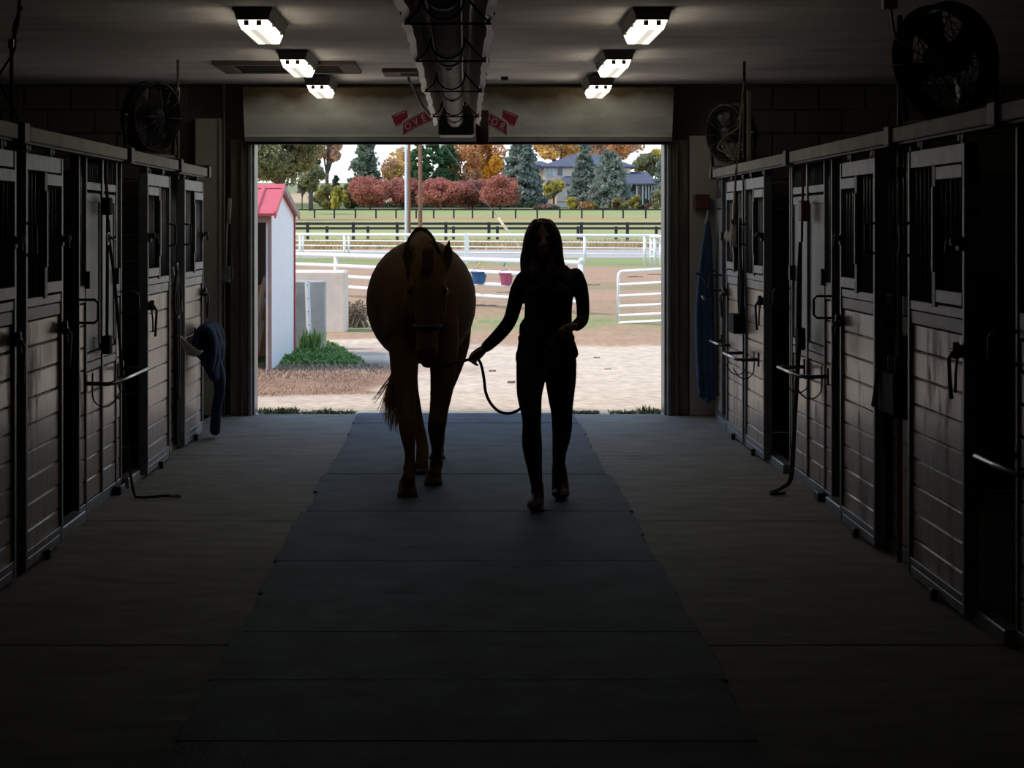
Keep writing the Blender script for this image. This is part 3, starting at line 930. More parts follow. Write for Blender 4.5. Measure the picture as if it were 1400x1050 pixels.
pipe('power_conduit', 'upright conduit between the two nearest right hand stall doors', 'conduit', [(2.145, y, 0.0), (2.145, y, 2.70)], .013, MT['conduit'],
     [('ceiling_box', G().box(2.06, 2.13, y - .03, y + .03, 2.73, CZ, .004), MT['palestrip']),
      ('coupling', G().cyl((2.145, y, 2.5), (2.145, y, 2.57), .02).cyl((2.145, y, 1.9), (2.145, y, 1.95), .02).cyl((2.145, y, 1.55), (2.145, y, 1.62), .02), MT['black']),
      ('cord', G().tube([(2.10, y, 2.74), (2.115, y - .01, 2.62), (2.14, y - .02, 2.52), (2.17, y - .03, 2.3), (2.3, y - .05, 2.17)], .007, 5, 3), MT['black'])])
y = 9.36
pipe('power_conduit', 'upright conduit with a loose cord at the left photo edge', 'conduit', [(-2.15, y, 2.14), (-2.15, y, 2.52), (-2.12, y, 2.62), (-2.1, y, CZ)], .010, MT['conduit'],
     [('cord', G().tube([(-2.1, y, 2.70), (-2.14, y - .01, 2.6), (-2.13, y - .02, 2.5), (-2.22, y - .02, 2.35), (-2.3, y - .02, 2.2)], .006, 5, 3)
       .tube([(-2.25, y - .02, 2.42), (-2.17, y - .03, 2.28), (-2.11, y - .03, 2.16)], .006, 5, 3), MT['black']),
      ('coupling', G().cyl((-2.15, y, 2.5), (-2.15, y, 2.545), .017), MT['rack'])])
# on the boxed post left of the doorway
pipe('wall_conduit', 'pale conduit with outlet box on the boxed post left of the doorway', 'conduit', [(-2.10, 17.2, 0), (-2.10, 17.2, 2.9)], .009, MT['conduit'],
     [('outlet_box', G().box(-2.11, -2.045, 17.14, 17.19, 1.17, 1.31, .006), MT['frame']),
      ('plug', G().box(-2.04, -2.02, 17.15, 17.18, 1.2, 1.3, .004), MT['rack'])])
bt = thing('broom', 'upright pale broom handle hanging on the wall left of the doorway', 'broom', (-2.07, 17.2, 1.3))
G().tube([(-2.085, 17.2, 1.30), (-2.075, 17.19, 1.62), (-2.055, 17.19, 1.9)], .008, 8).build('handle', MT['cream'], bt, smooth=True)
G().ring([(-2.058, 17.19, 1.68), (-2.043, 17.19, 1.90)], [(.016, .012), (.012, .01)], 8).build('grip', MT['palestrip'], bt, smooth=True)
rb = thing('first_aid_box', 'dark red box on the boxed post right of the doorway', 'box', (2.06, 17.22, 1.86))
G().box(1.99, 2.12, 17.12, 17.27, 1.80, 1.935, .008).build('case', MT['redbox'], rb)
G().box(1.988, 2.122, 17.118, 17.272, 1.895, 1.90).build('lid_seam', MT['black'], rb)
n = thing('notice', 'pale paper notice on the boxed post left of the doorway', 'notice', (-2.25, 17.235, 1.5))
G().box(-2.31, -2.19, 17.232, 17.239, 1.42, 1.58).build('sheet', MT['pillar'], n)

# ------------------------------------------------------------------ blanket racks on the fronts
def rack(side, ya, yb, z, Xw, Xt, label, hooks=True, m='black', third=False):
    t = thing('blanket_rack', label, 'rack', (side * Xw, (ya + yb) / 2, z), group='fold-out racks on the stall fronts')
    for yy in (ya, yb):
        G().tube([(side * Xw, yy, z), (side * (Xt + .03), yy, z - .003)], .012, 8).build('arm', MT['black'], t, smooth=True)
        G().box(side * Xw, side * (Xw - .012), yy - .02, yy + .02, z - .05, z + .05, .003).build('bracket', MT['black'], t)
    G().tube([(side * (Xt + .03), ya, z), (side * Xt, ya + .02, z), (side * Xt, yb - .02, z), (side * (Xt + .03), yb, z)], .0115, 8).build('rail', MT['rack'], t, smooth=True)
    if hooks:
        for yy in (ya + .12, yb - .25):
            g = G(); X = side * (Xw - .02); d = -side
            g.tube([(X, yy, z + .05), (X, yy, z - .08), (X + d * .02, yy + .03, z - .13), (X + d * .06, yy + .07, z - .15), (X + d * .10, yy + .1, z - .13), (X + d * .13, yy + .13, z - .075)], .0045, 6, 3)
            g.build('wire_hook', MT['black'], t, smooth=True)
rack(1, 11.74, 12.55, .765, 2.16, 1.985, 'rack on the plated right hand stall front behind the maroon strap')
rack(1, 13.97, 14.72, .715, 2.08, 1.925, 'rack on the third right hand stall door')
rack(1, 15.72, 16.30, .715, 2.12, 2.02, 'rack near the hanging blue blanket on the right', False)
rack(1, 7.06, 7.70, .765, 2.16, 1.985, 'rack cut off by the right photo edge', False)
rack(-1, 11.22, 12.42, .765, 2.16, 1.99, 'rack on the plated left hand stall front')
rack(-1, 15.15, 15.75, .83, 2.08, 1.945, 'rack on the farthest left hand stall door under the navy blanket', True)

# ------------------------------------------------------------------ ropes, straps and tools on the fronts
XR = XF - .0
lr = thing('lead_rope', 'dark lead rope hanging down the plated left hand stall front onto the floor', 'rope', (-2.1, 11.7, 0))
G().tube([(-2.13, 11.79, 1.70), (-2.12, 11.80, 1.52), (-2.10, 11.82, 1.35), (-2.085, 11.9, 1.0), (-2.07, 12.0, .6), (-2.05, 12.06, .2), (-2.02, 12.05, .03), (-1.98, 11.98, .015), (-1.90, 12.0, .014), (-1.83, 12.05, .014), (-1.79, 12.04, .014)], .009, 7, 4).build('rope', MT['rope'], lr, smooth=True)
G().tube([(-1.80, 12.04, .016), (-1.765, 12.0, .014), (-1.735, 12.04, .014), (-1.765, 12.08, .014), (-1.80, 12.045, .014)], .007, 6, 3).build('snap', MT['tan'], lr, smooth=True)
ct = thing('cross_tie', 'dark elastic cross tie with block buckle hanging on the plated left hand front', 'strap', (-2.12, 11.7, .9))
G().box(-2.155, -2.105, 11.70, 11.80, 1.725, 1.83, .008).build('buckle_block', MT['black_plastic'], ct)
G().tube([(-2.14, 11.76, 2.10), (-2.14, 11.76, 1.95), (-2.13, 11.75, 1.83)], .010, 6, 2).build('upper_strap', MT['redrope'], ct, smooth=True)
G().tube([(-2.13, 11.74, 1.73), (-2.13, 11.73, 1.3), (-2.13, 11.72, 1.0)], .006, 6, 2).tube([(-2.13, 11.78, 1.73), (-2.13, 11.775, 1.3), (-2.13, 11.76, 1.0)], .006, 6, 2).build('cord', MT['rope'], ct, smooth=True)
G().torus((-2.12, 11.72, 1.585), (0, 1, .2), (0, 0, 1), .035, .006, 14, 6).tube([(-2.12, 11.76, 1.6), (-2.10, 11.84, 1.575), (-2.10, 11.86, 1.6)], .008, 6).build('snap_ring', MT['rack'], ct, smooth=True)
G().box(-2.155, -2.105, 11.70, 11.79, .90, 1.01, .008).build('lower_block', MT['black_plastic'], ct)
hp = thing('tie_strap', 'maroon and black strap hanging down the plated right hand stall front to the floor', 'strap', (2.1, 12.3, 0))
G().tube([(2.12, 12.40, 2.06), (2.12, 12.40, 1.86), (2.12, 12.42, 1.75), (2.12, 12.43, 1.56)], .008, 6, 2).build('cord', MT['redrope'], hp, smooth=True)
G().box(2.10, 2.155, 12.34, 12.46, 1.69, 1.82, .008).build('buckle_block', MT['redbox'], hp)
G().ring([(2.11, 12.43, 1.56), (2.105, 12.44, 1.3), (2.10, 12.44, .95), (2.09, 12.43, .7), (2.07, 12.41, .4), (2.05, 12.39, .12), (2.02, 12.35, .05), (1.97, 12.3, .03)],
         [(.012, .008), (.017, .010), (.018, .010), (.014, .009), (.012, .009), (.015, .01), (.014, .01), (.012, .01)], 8, sub=3).build('strap', MT['rope'], hp, smooth=True)
G().tube([(2.0, 12.31, .04), (1.93, 12.24, .02), (1.885, 12.19, .016), (1.90, 12.14, .014), (1.95, 12.15, .014), (1.97, 12.2, .014)], .010, 7, 3).build('snap', MT['rope'], hp, smooth=True)
G().box(2.085, 2.135, 12.38, 12.48, .88, 1.02, .008).build('lower_block', MT['black_plastic'], hp)

ha = thing('halter', 'black halter hanging in long loops between two left hand stall doors', 'halter', (-2.1, 14.45, .5))
X = -2.10
G().tube([(X, 14.38, 1.34), (X, 14.36, 1.1), (X, 14.40, .75), (X, 14.46, .40), (X, 14.5, .55), (X, 14.48, .9), (X, 14.44, 1.2), (X, 14.40, 1.34)], .011, 6, 4).build('lead', MT['black'], ha, smooth=True)
G().tube([(X, 14.36, 1.3), (X - .01, 14.31, 1.15), (X - .01, 14.36, 1.02), (X, 14.47, 1.0), (X + .01, 14.49, 1.15), (X, 14.42, 1.3)], .014, 6, 4).build('headstall', MT['black'], ha, smooth=True)
G().torus((X, 14.4, 1.36), (0, 1, 0), (0, 0, 1), .03, .006, 14, 6).build('ring', MT['rack'], ha, smooth=True)
sp = thing('grooming_scraper', 'pale curved scraper hanging beside the black halter on the left', 'tool', (-2.08, 14.62, 1.1))
G().ring([(-2.165, 14.60, 1.36), (-2.15, 14.60, 1.22), (-2.12, 14.66, 1.15), (-2.11, 14.68, 1.02)], [(.014, .010), (.012, .009), (.013, .01), (.015, .011)], 8, sub=3).build('handle', MT['cream'], sp, smooth=True)
fm = thing('fly_mask', 'small cream cloth fly mask draped on a hook between two left hand stall doors', 'mask', (-2.03, 14.7, .7))
gg = G()
gg.ring([(-2.10, 14.58, .84), (-2.07, 14.62, .78), (-2.02, 14.68, .72), (-1.985, 14.73, .71), (-1.965, 14.76, .725)], [(.01, .015), (.03, .012), (.045, .014), (.04, .012), (.012, .006)], 10, sub=3, round_caps=True)
gg.build('mask_cloth', MT['cream'], fm, smooth=True)

# right: halter, bottle, sponge and box by the far doors
h2 = thing('halter', 'dark halter hanging on the post between the two farthest right hand stall doors', 'halter', (2.07, 14.83, .95))
X = 2.065
G().tube([(X, 14.84, 1.72), (X, 14.86, 1.4), (X, 14.9, 1.2), (X, 14.87, 1.0), (X, 14.8, .93), (X, 14.77, 1.1), (X, 14.8, 1.35), (X, 14.84, 1.5)], .012, 6, 4).build('lead', MT['black'], h2, smooth=True)
G().tube([(X, 14.8, 1.33), (X, 14.74, 1.2), (X, 14.75, 1.05), (X, 14.83, 1.02), (X, 14.86, 1.15), (X, 14.83, 1.33)], .016, 6, 4).build('headstall', MT['rope'], h2, smooth=True)
bo = thing('spray_bottle', 'pale spray bottle hanging on the far right stall doors', 'bottle', (2.04, 15.0, 1.5))
G().ring([(2.045, 15.04, 1.50), (2.045, 15.04, 1.51), (2.045, 15.04, 1.62), (2.045, 15.04, 1.655), (2.045, 15.04, 1.68)], [.024, .03, .03, .014, .013], 12).build('bottle_body', MT['cream'], bo, smooth=True)
G().box(2.02, 2.06, 15.0, 15.07, 1.68, 1.71, .005).build('trigger', MT['tan'], bo)
mi = thing('leather_mitt', 'tan leather mitt wedged beside the pale spray bottle', 'mitt', (2.04, 15.35, 1.52))
G().ring([(2.06, 15.12, 1.59), (2.05, 15.25, 1.575), (2.045, 15.42, 1.585), (2.045, 15.5, 1.60)], [(.01, .02), (.016, .035), (.02, .05), (.01, .03)], 10, sub=3, round_caps=True).build('mitt_body', MT['tan'], mi, smooth=True)
bx = thing('feed_box', 'small black box with pale front on the post between the far right stall doors', 'box', (2.02, 14.9, .87))
G().box(2.00, 2.085, 14.72, 14.98, .855, 1.0, .008).build('case', MT['black_plastic'], bx)
G().box(2.035, 2.085, 14.985, 15.2, .86, .985, .006).build('front_panel', MT['frame'], bx)
cad = thing('tool_caddy', 'dark wall caddy of tools between the two nearest right hand stall doors', 'caddy', (2.1, 9.75, .72))
X0, X1 = 2.095, 2.165
G().box(X0, X1, 9.66, 10.02, .72, .735, .003).box(X0, X0 + .012, 9.66, 10.02, .72, .93, .003).box(X0, X1, 9.66, 9.675, .72, .93, .003).box(X0, X1, 10.005, 10.02, .72, .93, .003).build('case', MT['black_plastic'], cad)
G().box(X1 - .01, X1, 9.66, 10.02, .72, 1.12, .003).build('back_plate', MT['black_plastic'], cad)
for i, (yy, m_) in enumerate(((9.71, 'bar'), (9.78, 'black'), (9.86, 'frame'), (9.94, 'black'))):
    hh = thing('hoof_tool', ['grey handled tool at the near end of the dark caddy', 'black handled tool second in the dark caddy', 'pale handled tool third in the dark caddy', 'black handled tool at the far end of the caddy'][i], 'tool', (2.12, yy, .74), group='tools in the wall caddy')
    G().tube([(2.13, yy, .74), (2.125, yy, .92)], .006, 6).build('shaft', MT['bar'], hh, smooth=True)
    G().ring([(2.125, yy, .91), (2.122, yy + .004, .95), (2.12, yy + .008, 1.0)], [.010, .014, .011], 8, round_caps=True).build('grip', MT[m_], hh, smooth=True)
sc_ = thing('sweat_scraper', 'grey metal bar tool hanging on the front of the dark tool caddy', 'tool', (2.08, 10.0, .75))
G().ring([(2.085, 9.99, .93), (2.08, 10.0, .84), (2.07, 10.02, .75)], [(.011, .008)] * 3, 8, round_caps=True).build('bar_body', MT['rack'], sc_, smooth=True)
stq = thing('lead_strap', 'dull orange strap hanging above the dark tool caddy', 'strap', (2.13, 9.9, .9))
G().ring([(2.155, 9.93, 1.32), (2.15, 9.95, 1.15), (2.15, 9.96, .98)], [(.012, .005), (.016, .006), (.012, .005)], 8, sub=2).build('strap', MT['orange'], stq, smooth=True)
G().tube([(2.15, 9.86, 1.5), (2.14, 9.84, 1.3), (2.14, 9.86, 1.12)], .012, 6, 3).build('cord', MT['rope'], stq, smooth=True)

# ------------------------------------------------------------------ blankets
def cloth_union(name, chains, m, parent, voxel=.012, it=3):
    g = G()
    for pts, rad in chains: g.ring(pts, rad, 12, ref=(0, 1, 0), sub=4, round_caps=True)
    return remeshed(g, name, MT[m], parent, voxel, it)
b1 = thing('horse_blanket', 'navy blanket bundled on the farthest left rack with one end trailing to the floor', 'blanket', (-1.95, 15.4, 0))
ch = []
Yb = 15.35
for k in range(5):      # folds thrown over the rail, side by side
    y = 15.06 + .13 * k
    w_ = .012 * (k % 2)
    ch.append(([(-2.055, y, .68 - w_), (-2.055, y, .80), (-2.02, y, .865 + w_), (-1.965, y + .02, .875), (-1.928 - w_, y + .03, .80), (-1.925 + w_, y + .03, .68), (-1.94, y + .02, .56 - .05 * (k % 2))],
               [(.06, .02), (.075, .026), (.08, .028), (.08, .03), (.075, .03), (.07, .028), (.05, .02)]))
ch.append(([P(277, 468, 15.3), P(283, 478, 15.25), P(289, 500, 15.25), P(293, 515, 15.25)], [(.10, .06), (.14, .085), (.12, .06), (.10, .04)]))
for k in range(3):
    dy = .07 * k
    ch.append(([P(293, 492, 15.3 + dy), P(299, 512, 15.33 + dy), P(300, 535, 15.34 + dy), P(296, 560, 15.34 + dy), P(294, 588, 15.36 + dy)],
               [(.06, .05), (.055, .045 + .006 * k), (.05, .043), (.05, .04), (.045, .044)]))
cloth_union('blanket_cloth', ch, 'navy_deep', b1)
b2 = thing('horse_blanket', 'long blue blanket hanging on a hook at the far end of the right hand stalls', 'blanket', (2.05, 17.0, .1))
ch = []
for k, (px0, px1) in enumerate(((957, 954), (961, 959), (965, 964), (969, 968), (972, 972))):
    dY = .035 * (k % 2)
    ch.append(([P(968, 304, 17.02), P((px0 + 968) / 2, 330, 17.02 + dY), P(px0, 378, 17.03 + dY), P(px1, 430, 17.03 + dY), P(px1 + 1, 490, 17.03 + dY), P(px1 + 3, 540 + (k % 3) * 5, 17.03 + dY)],
               [(.02, .02), (.04, .02), (.05, .022), (.05, .026), (.055, .028), (.045, .02)]))
cloth_union('blanket_cloth', ch, 'navy', b2)
G().tube([P(964, 305, 16.95), P(966, 300, 16.97), P(967, 296, 17.0), P(968, 288, 17.05)], .01, 6).build('hanger_clip', MT['cream'], b2, smooth=True)
G().tube([P(952, 374, 16.9), P(960, 377, 16.9), P(972, 396, 16.9)], .012, 6, 2).build('surcingle', MT['navy'], b2, smooth=True)
G().tube([P(960, 404, 16.9), P(962, 408, 16.89), P(965, 411, 16.9)], .012, 6).build('buckle', MT['rack'], b2, smooth=True)
# ------------------------------------------------------------------ the horse
hr = thing('horse', 'brown horse walking towards the camera through the doorway, head low, led on a rope', 'horse', (-.29, 13.0, .014))
PX = lambda px, Y: (px - VX) * Y / F
ZR = lambda row, Y: H + (VY - row) * Y / F
g = G()
def chain(pts, n=18, sub=3, rc=True, ref=(1, 0, 0)):
    g.ring([p[:3] for p in pts], [(p[3], p[4] if len(p) > 4 else p[3]) for p in pts], n, ref=ref, sub=sub, round_caps=rc)
def leg(pts, n=14, sub=3):
    """(px, row, Y, rx, ry)"""
    chain([(PX(p[0], p[2]), p[2], ZR(p[1], p[2]), p[3], p[4] if len(p) > 4 else p[3]) for p in pts], n, sub)
# barrel, from the chest to the rump
chain([(-.290, 12.26, 1.16, .11, .15), (-.290, 12.38, 1.15, .20, .26), (-.291, 12.6, 1.16, .275, .345), (-.292, 12.9, 1.165, .345, .395),
       (-.294, 13.2, 1.155, .368, .415), (-.296, 13.5, 1.17, .362, .40), (-.280, 13.78, 1.21, .325, .345), (-.27, 14.0, 1.23, .25, .27), (-.265, 14.13, 1.23, .12, .15)], 30, 4)
# withers, back and croup
chain([(-.285, 12.45, 1.45, .085, .13), (-.285, 12.7, 1.50, .10, .14), (-.288, 13.0, 1.46, .13, .13), (-.288, 13.5, 1.42, .2, .15), (-.28, 13.8, 1.43, .19, .13), (-.27, 14.02, 1.36, .12, .1)], 20, 4)
# shoulders
chain([(-.43, 12.45, .98, .085, .16), (-.435, 12.6, 1.2, .10, .2), (-.36, 12.7, 1.42, .07, .14)], 16, 3)
chain([(-.145, 12.45, .98, .085, .16), (-.14, 12.6, 1.2, .10, .2), (-.21, 12.7, 1.42, .07, .14)], 16, 3)
# neck
chain([(-.285, 12.72, 1.36, .125, .275), (-.28, 12.5, 1.385, .108, .25), (-.262, 12.25, 1.41, .095, .21), (-.245, 12.02, 1.425, .086, .17), (-.232, 11.88, 1.41, .085, .125)], 20, 4)
# head
xh = -.224
chain([(xh - .004, 11.90, 1.47, .07, .075), (xh, 11.83, 1.40, .098, .105), (xh, 11.77, 1.30, .112, .125), (xh, 11.73, 1.21, .098, .125), (xh, 11.68, 1.11, .080, .105), (xh, 11.63, 1.02, .066, .080), (xh, 11.60, .945, .068, .072), (xh, 11.59, .895, .062, .062), (xh + .002, 11.60, .868, .045, .045)], 22, 4)
for s in (-1, 1):
    g.ball((xh + s * .098, 11.72, 1.29), (.022, .04, .03), 12, 8)            # brow over the eye
    g.ball((xh + s * .062, 11.78, 1.17), (.05, .07, .09), 12, 8)             # cheek
    g.ball((xh + s * .045, 11.535, .93), (.022, .02, .028), 10, 6)           # nostril
g.ball((xh, 11.62, .855), (.04, .04, .03), 10, 6)                            # chin
# ears
for tip, mid, base in (((556, 328), (558, 350), (569, 376)), ((614.5, 327), (611, 350), (601, 376))):
    Y = 11.86
    a = P(tip[0], tip[1], Y - .03); b = P(mid[0], mid[1], Y); c = P(base[0], base[1], Y)
    g.ring([c, (b + c) / 2, b, (a + b) / 2, a], [(.034, .026), (.044, .028), (.042, .022), (.026, .014), (.006, .005)], 12, sub=2, ref=(1, 0, 0), round_caps=True)
# front legs
leg([(549, 445, 12.5, .10, .16), (551, 475, 12.42, .092, .13), (553, 505, 12.35, .088, .105), (554, 535, 12.28, .072, .082), (556, 565, 12.2, .060, .066), (557.5, 583, 12.15, .058, .062), (558.5, 600, 12.12, .047, .05), (560, 615, 12.1, .035, .04), (560.5, 632, 12.08, .034, .038), (560, 640, 12.06, .043, .048), (559.5, 648, 12.03, .037, .042), (558, 657, 12.0, .048, .055)])
leg([(606, 445, 12.5, .10, .16), (606.5, 480, 12.45, .095, .13), (606, 510, 12.42, .084, .1), (603, 540, 12.4, .070, .08), (600, 562, 12.38, .060, .066), (597.5, 580, 12.36, .060, .064), (596.5, 595, 12.42, .050, .05), (597, 610, 12.48, .037, .042), (597, 625, 12.56, .035, .039), (596.5, 634, 12.6, .044, .048), (595.5, 642, 12.58, .040, .044), (594, 648, 12.56, .05, .055)])
# hind legs
leg([(553, 430, 13.78, .13, .2), (555, 475, 13.7, .10, .17), (558, 510, 13.58, .068, .11), (562, 532, 13.6, .052, .085), (566, 550, 13.58, .045, .058), (571, 575, 13.45, .041, .045), (577, 605, 13.3, .042, .044), (577.5, 620, 13.22, .045, .05), (577, 630, 13.16, .042, .046), (576.5, 637, 13.14, .05, .055)])
leg([(618, 430, 13.75, .14, .2), (619, 470, 13.72, .118, .17), (614, 505, 13.85, .082, .11), (609, 530, 14.05, .055, .08), (605, 548, 14.1, .044, .055), (602, 575, 14.08, .04, .044), (600, 600, 14.04, .044, .048), (599, 612, 14.0, .042, .046), (598.5, 618, 13.97, .05, .055)])
body = remeshed(g, 'body', MT['coat'], hr, .013, 5)
def hoof(px, rt, rb, Y, r):
    zt = ZR(rt, Y + .02); zb = ZR(rb, Y); x = PX(px, Y)
    zb = max(zb, .0155)
    gg = G(); gg.ring([(x, Y + .01, zb), (x, Y + .01, zb + .015), (x, Y + .02, zt - .01), (x, Y + .03, zt)], [(r, r * 1.15), (r * .98, r * 1.12), (r * .78, r * .85), (r * .6, r * .7)], 18)
    gg.build('hoof', MT['hoof'], hr, smooth=True)
hoof(557, 655, 681, 12.02, .064); hoof(592.5, 646, 664, 12.56, .060); hoof(576, 636, 650, 13.14, .058); hoof(598, 617, 630, 13.95, .058)
for s in (-1, 1):
    G().ball((xh + s * .108, 11.705, 1.275), (.014, .022, .02), 12, 8).build('eye', MT['eye'], hr, smooth=True)
# mane, forelock, tail
rr = random.Random(11)
def hair_strands(n, fn, r, m, name, seg=4, sides=4):
    gg = G()
    for i in range(n):
        pts, rad = fn(i)
        gg.ring(pts, rad, sides, sub=seg)
    return gg.build(name, MT[m], hr, smooth=True, fix=False)
def fl(i):
    x0 = xh + rr.uniform(-.03, .03); x1 = xh + rr.gauss(0, .022)
    return [(x0, 11.88, 1.52 + rr.uniform(-.01, .01)), (x0, 11.78, 1.50), ((x0 + x1) / 2, 11.70, 1.42), (x1, 11.655, 1.27 + rr.uniform(0, .10))], [.004, .006, .005, .001]
hair_strands(40, fl, .004, 'horsehair', 'forelock')
def mn(i):
    t = rr.random(); y = 11.95 + .75 * t
    z = 1.565 + .075 * t + rr.uniform(-.01, .01)
    x = -.235 - .05 * t
    s = 1 if rr.random() < .7 else -1
    return [(x, y, z), (x + s * .035, y - .01, z - .012), (x + s * (.075 + .02 * rr.random()), y - .02, z - .09), (x + s * (.095 + .02 * rr.random()), y - .02, z - .2 - .06 * rr.random())], [.005, .007, .006, .001]
hair_strands(90, mn, .005, 'horsehair', 'mane')
def tl(i):
    q = rr.random(); Yt = 14.16 + rr.uniform(-.04, .04)
    ex = 517 + 31 * (q ** .75) + rr.uniform(-1.5, 1.5)
    if rr.random() < .12: ex = rr.uniform(507, 520)
    er = 592 - rr.random() * 16 - max(0, 534 - ex) * 1.5
    x5 = 537 + 7 * q + rr.uniform(-2, 2); xm = x5 + (ex - x5) * .5 + rr.uniform(-.8, .8)
    return [P(577 + rr.uniform(-5, 5), 372, 14.12), P(562 + rr.uniform(-6, 6), 425, 14.2), P(x5 + 8, 475, Yt), P(x5, 508, Yt), P(xm, 508 + (er - 508) * .5, Yt), P(ex, er, Yt)], [.006, .006, .005, .0038, .0026, .0009]
hair_strands(120, tl, .006, 'tailhair', 'tail', 3)

# halter and lead
hl = thing('head_collar', 'dark head collar on the brown horse, lead rope clipped to it', 'halter', (xh, 11.7, .95))
gg = G()
def band(z, y, rx, ry, wd=.012):
    gg.ring([(xh + rx * math.cos(a), y + ry * math.sin(a), z + .012 * math.sin(a)) for a in [2 * math.pi * k / 24 for k in range(25)]], [(wd, .004)] * 25, 6, ref=(0, 0, 1), caps=False)
band(1.075, 11.66, .080, .104)
gg.build('noseband', MT['black'], hl, smooth=True)
gg = G()
for s in (-1, 1):
    gg.ring([(xh + s * .082, 11.66, 1.08), (xh + s * .104, 11.76, 1.2), (xh + s * .108, 11.86, 1.36), (xh + s * .075, 11.93, 1.50), (xh, 11.95, 1.555)], [(.004, .011)] * 5, 6, ref=(1, 0, 0), sub=4)
gg.build('cheek_strap', MT['black'], hl, smooth=True)
G().tube([(xh, 11.73, 1.06), (xh + .005, 11.68, .95), (xh + .008, 11.62, .855)], .008, 6, 3).torus((xh + .008, 11.61, .85), (1, 0, 0), (0, 0, 1), .02, .005, 12, 5).build('chin_strap', MT['black'], hl, smooth=True)

rp = thing('lead_rope', 'dark lead rope from the horse to the woman, hanging in a loop past her leg', 'rope', (.05, 11.56, .2))
pts = [P(588, 497, 11.58), P(600, 499, 11.55), P(618, 497, 11.54), P(636, 493, 11.55), P(648, 489, 11.56), P(655, 493, 11.56), P(659, 503, 11.55), P(662, 520, 11.55), P(664, 536, 11.55), P(670, 550, 11.54), P(680, 561, 11.53), P(691, 565, 11.5), P(703, 563.5, 11.45), P(714, 556, 11.38), P(728, 536, 11.36), P(748, 505, 11.36), P(766, 475, 11.38), P(772, 455, 11.40)]
G().tube(pts, .0088, 8, 4).build('rope', MT['rope'], rp, smooth=True)
G().ring([P(590, 498, 11.58), P(598, 500, 11.555), P(612, 500, 11.54), P(620, 497.5, 11.54)], [.012, .016, .013, .01], 8, sub=2).build('snap', MT['black'], rp, smooth=True)

# ------------------------------------------------------------------ the woman
YW = 11.62
wm = thing('person', 'woman with long hair in black top, dark jeans and brown boots leading the horse', 'person', (.455, 11.6, .014))
K = YW / F
def pl(g, pts, n=16, sub=3, ref=(1, 0, 0), d=0.0):
    """(px, row, Y, half width px or m, ry m); half widths above 1 are pixels"""
    g.ring([P(p[0], p[1], p[2]) for p in pts], [((p[3] * K if p[3] > 1 else p[3]) + d, (p[4] if len(p) > 4 else (p[3] * K if p[3] > 1 else p[3])) + d) for p in pts], n, ref=ref, sub=sub, round_caps=True)
torso = [(746, 499, 11.64, 32, .05), (746.5, 482, 11.64, 39, .135), (747, 466, 11.63, 37, .125), (749, 448, 11.62, 33, .11), (749.5, 428, 11.61, 31.5, .105), (750.5, 408, 11.60, 32, .115), (751, 393, 11.60, 34, .12), (751.5, 381, 11.62, 36, .10), (750, 372, 11.63, 26, .07), (746, 364, 11.63, 13, .055)]
leg1 = [(727, 492, 11.61, 20.5, .095), (726, 515, 11.57, 19.5, .092), (724, 540, 11.53, 16.5, .08), (726.5, 565, 11.50, 13.2, .065), (727, 582, 11.49, 12, .058), (727, 598, 11.53, 12.8, .06), (728, 615, 11.56, 12.6, .058), (731, 640, 11.58, 9.6, .045), (734, 665, 11.57, 7.2, .036), (735, 680, 11.56, 7, .04)]
leg2 = [(766, 492, 11.64, 21, .095), (766.5, 515, 11.65, 21, .092), (767, 540, 11.66, 17.8, .08), (768, 565, 11.67, 14, .066), (768.5, 582, 11.68, 13.4, .06), (767.5, 598, 11.75, 12, .058), (765, 615, 11.84, 9.6, .05), (764, 632, 11.98, 8.2, .04), (764.5, 645, 12.03, 8, .04)]
arm1 = [(716, 381, 11.63, 10, .045), (709, 396, 11.62, 10.5, .045), (704, 415, 11.62, 9.5, .042), (698, 436, 11.62, 8.6, .040), (689, 450, 11.62, 8.6, .038), (677, 463, 11.61, 8.0, .035), (665, 474, 11.59, 6.8, .029)]
arm2 = [(787, 377, 11.63, 10, .045), (793, 392, 11.62, 9.5, .045), (796.5, 412, 11.63, 8.3, .040), (797, 430, 11.65, 7.8, .038), (796, 437, 11.62, 7.6, .036), (792, 442, 11.55, 7, .033), (784, 447, 11.45, 6.2, .028)]
g = G()
pl(g, torso, 22, 3, d=-.012); 
pl(g, [(744, 372, 11.64, 12, .055), (743, 358, 11.63, 10.5, .05), (742, 345, 11.62, 11, .052)], 14)
# head: skull, jaw, face
hc = P(741.5, 327, 11.62)
g.ball(hc, (.071, .092, .112), 22, 16)
g.ring([P(741.5, 336, 11.57), P(741.5, 346, 11.565), P(741.5, 353, 11.56)], [(.056, .055), (.046, .045), (.026, .025)], 16, sub=2, ref=(1, 0, 0), round_caps=True)
for s in (-1, 1):
    g.ball((hc.x + s * .030, hc.y - .078, hc.z - .022), (.024, .018, .016), 10, 6)       # cheekbones
    g.ball((hc.x + s * .027, hc.y - .080, hc.z + .022), (.024, .012, .008), 10, 6)       # brows
    g.ball((hc.x + s * .073, hc.y + .005, hc.z - .012), (.012, .022, .032), 10, 6)       # ears
g.ring([(hc.x, hc.y - .088, hc.z + .014), (hc.x, hc.y - .100, hc.z - .01), (hc.x, hc.y - .108, hc.z - .03)], [.007, .010, .014], 10, round_caps=True)
g.ball((hc.x, hc.y - .084, hc.z - .058), (.022, .012, .007), 10, 6)
g.ball((hc.x, hc.y - .082, hc.z - .070), (.019, .012, .007), 10, 6)
for L_ in (leg1, leg2): pl(g, L_, 16, 3, d=-.010)
pl(g, arm1, 14, 3, ref=(1, .3, .3), d=-.007); pl(g, arm2, 14, 3, ref=(1, .3, .3), d=-.007)
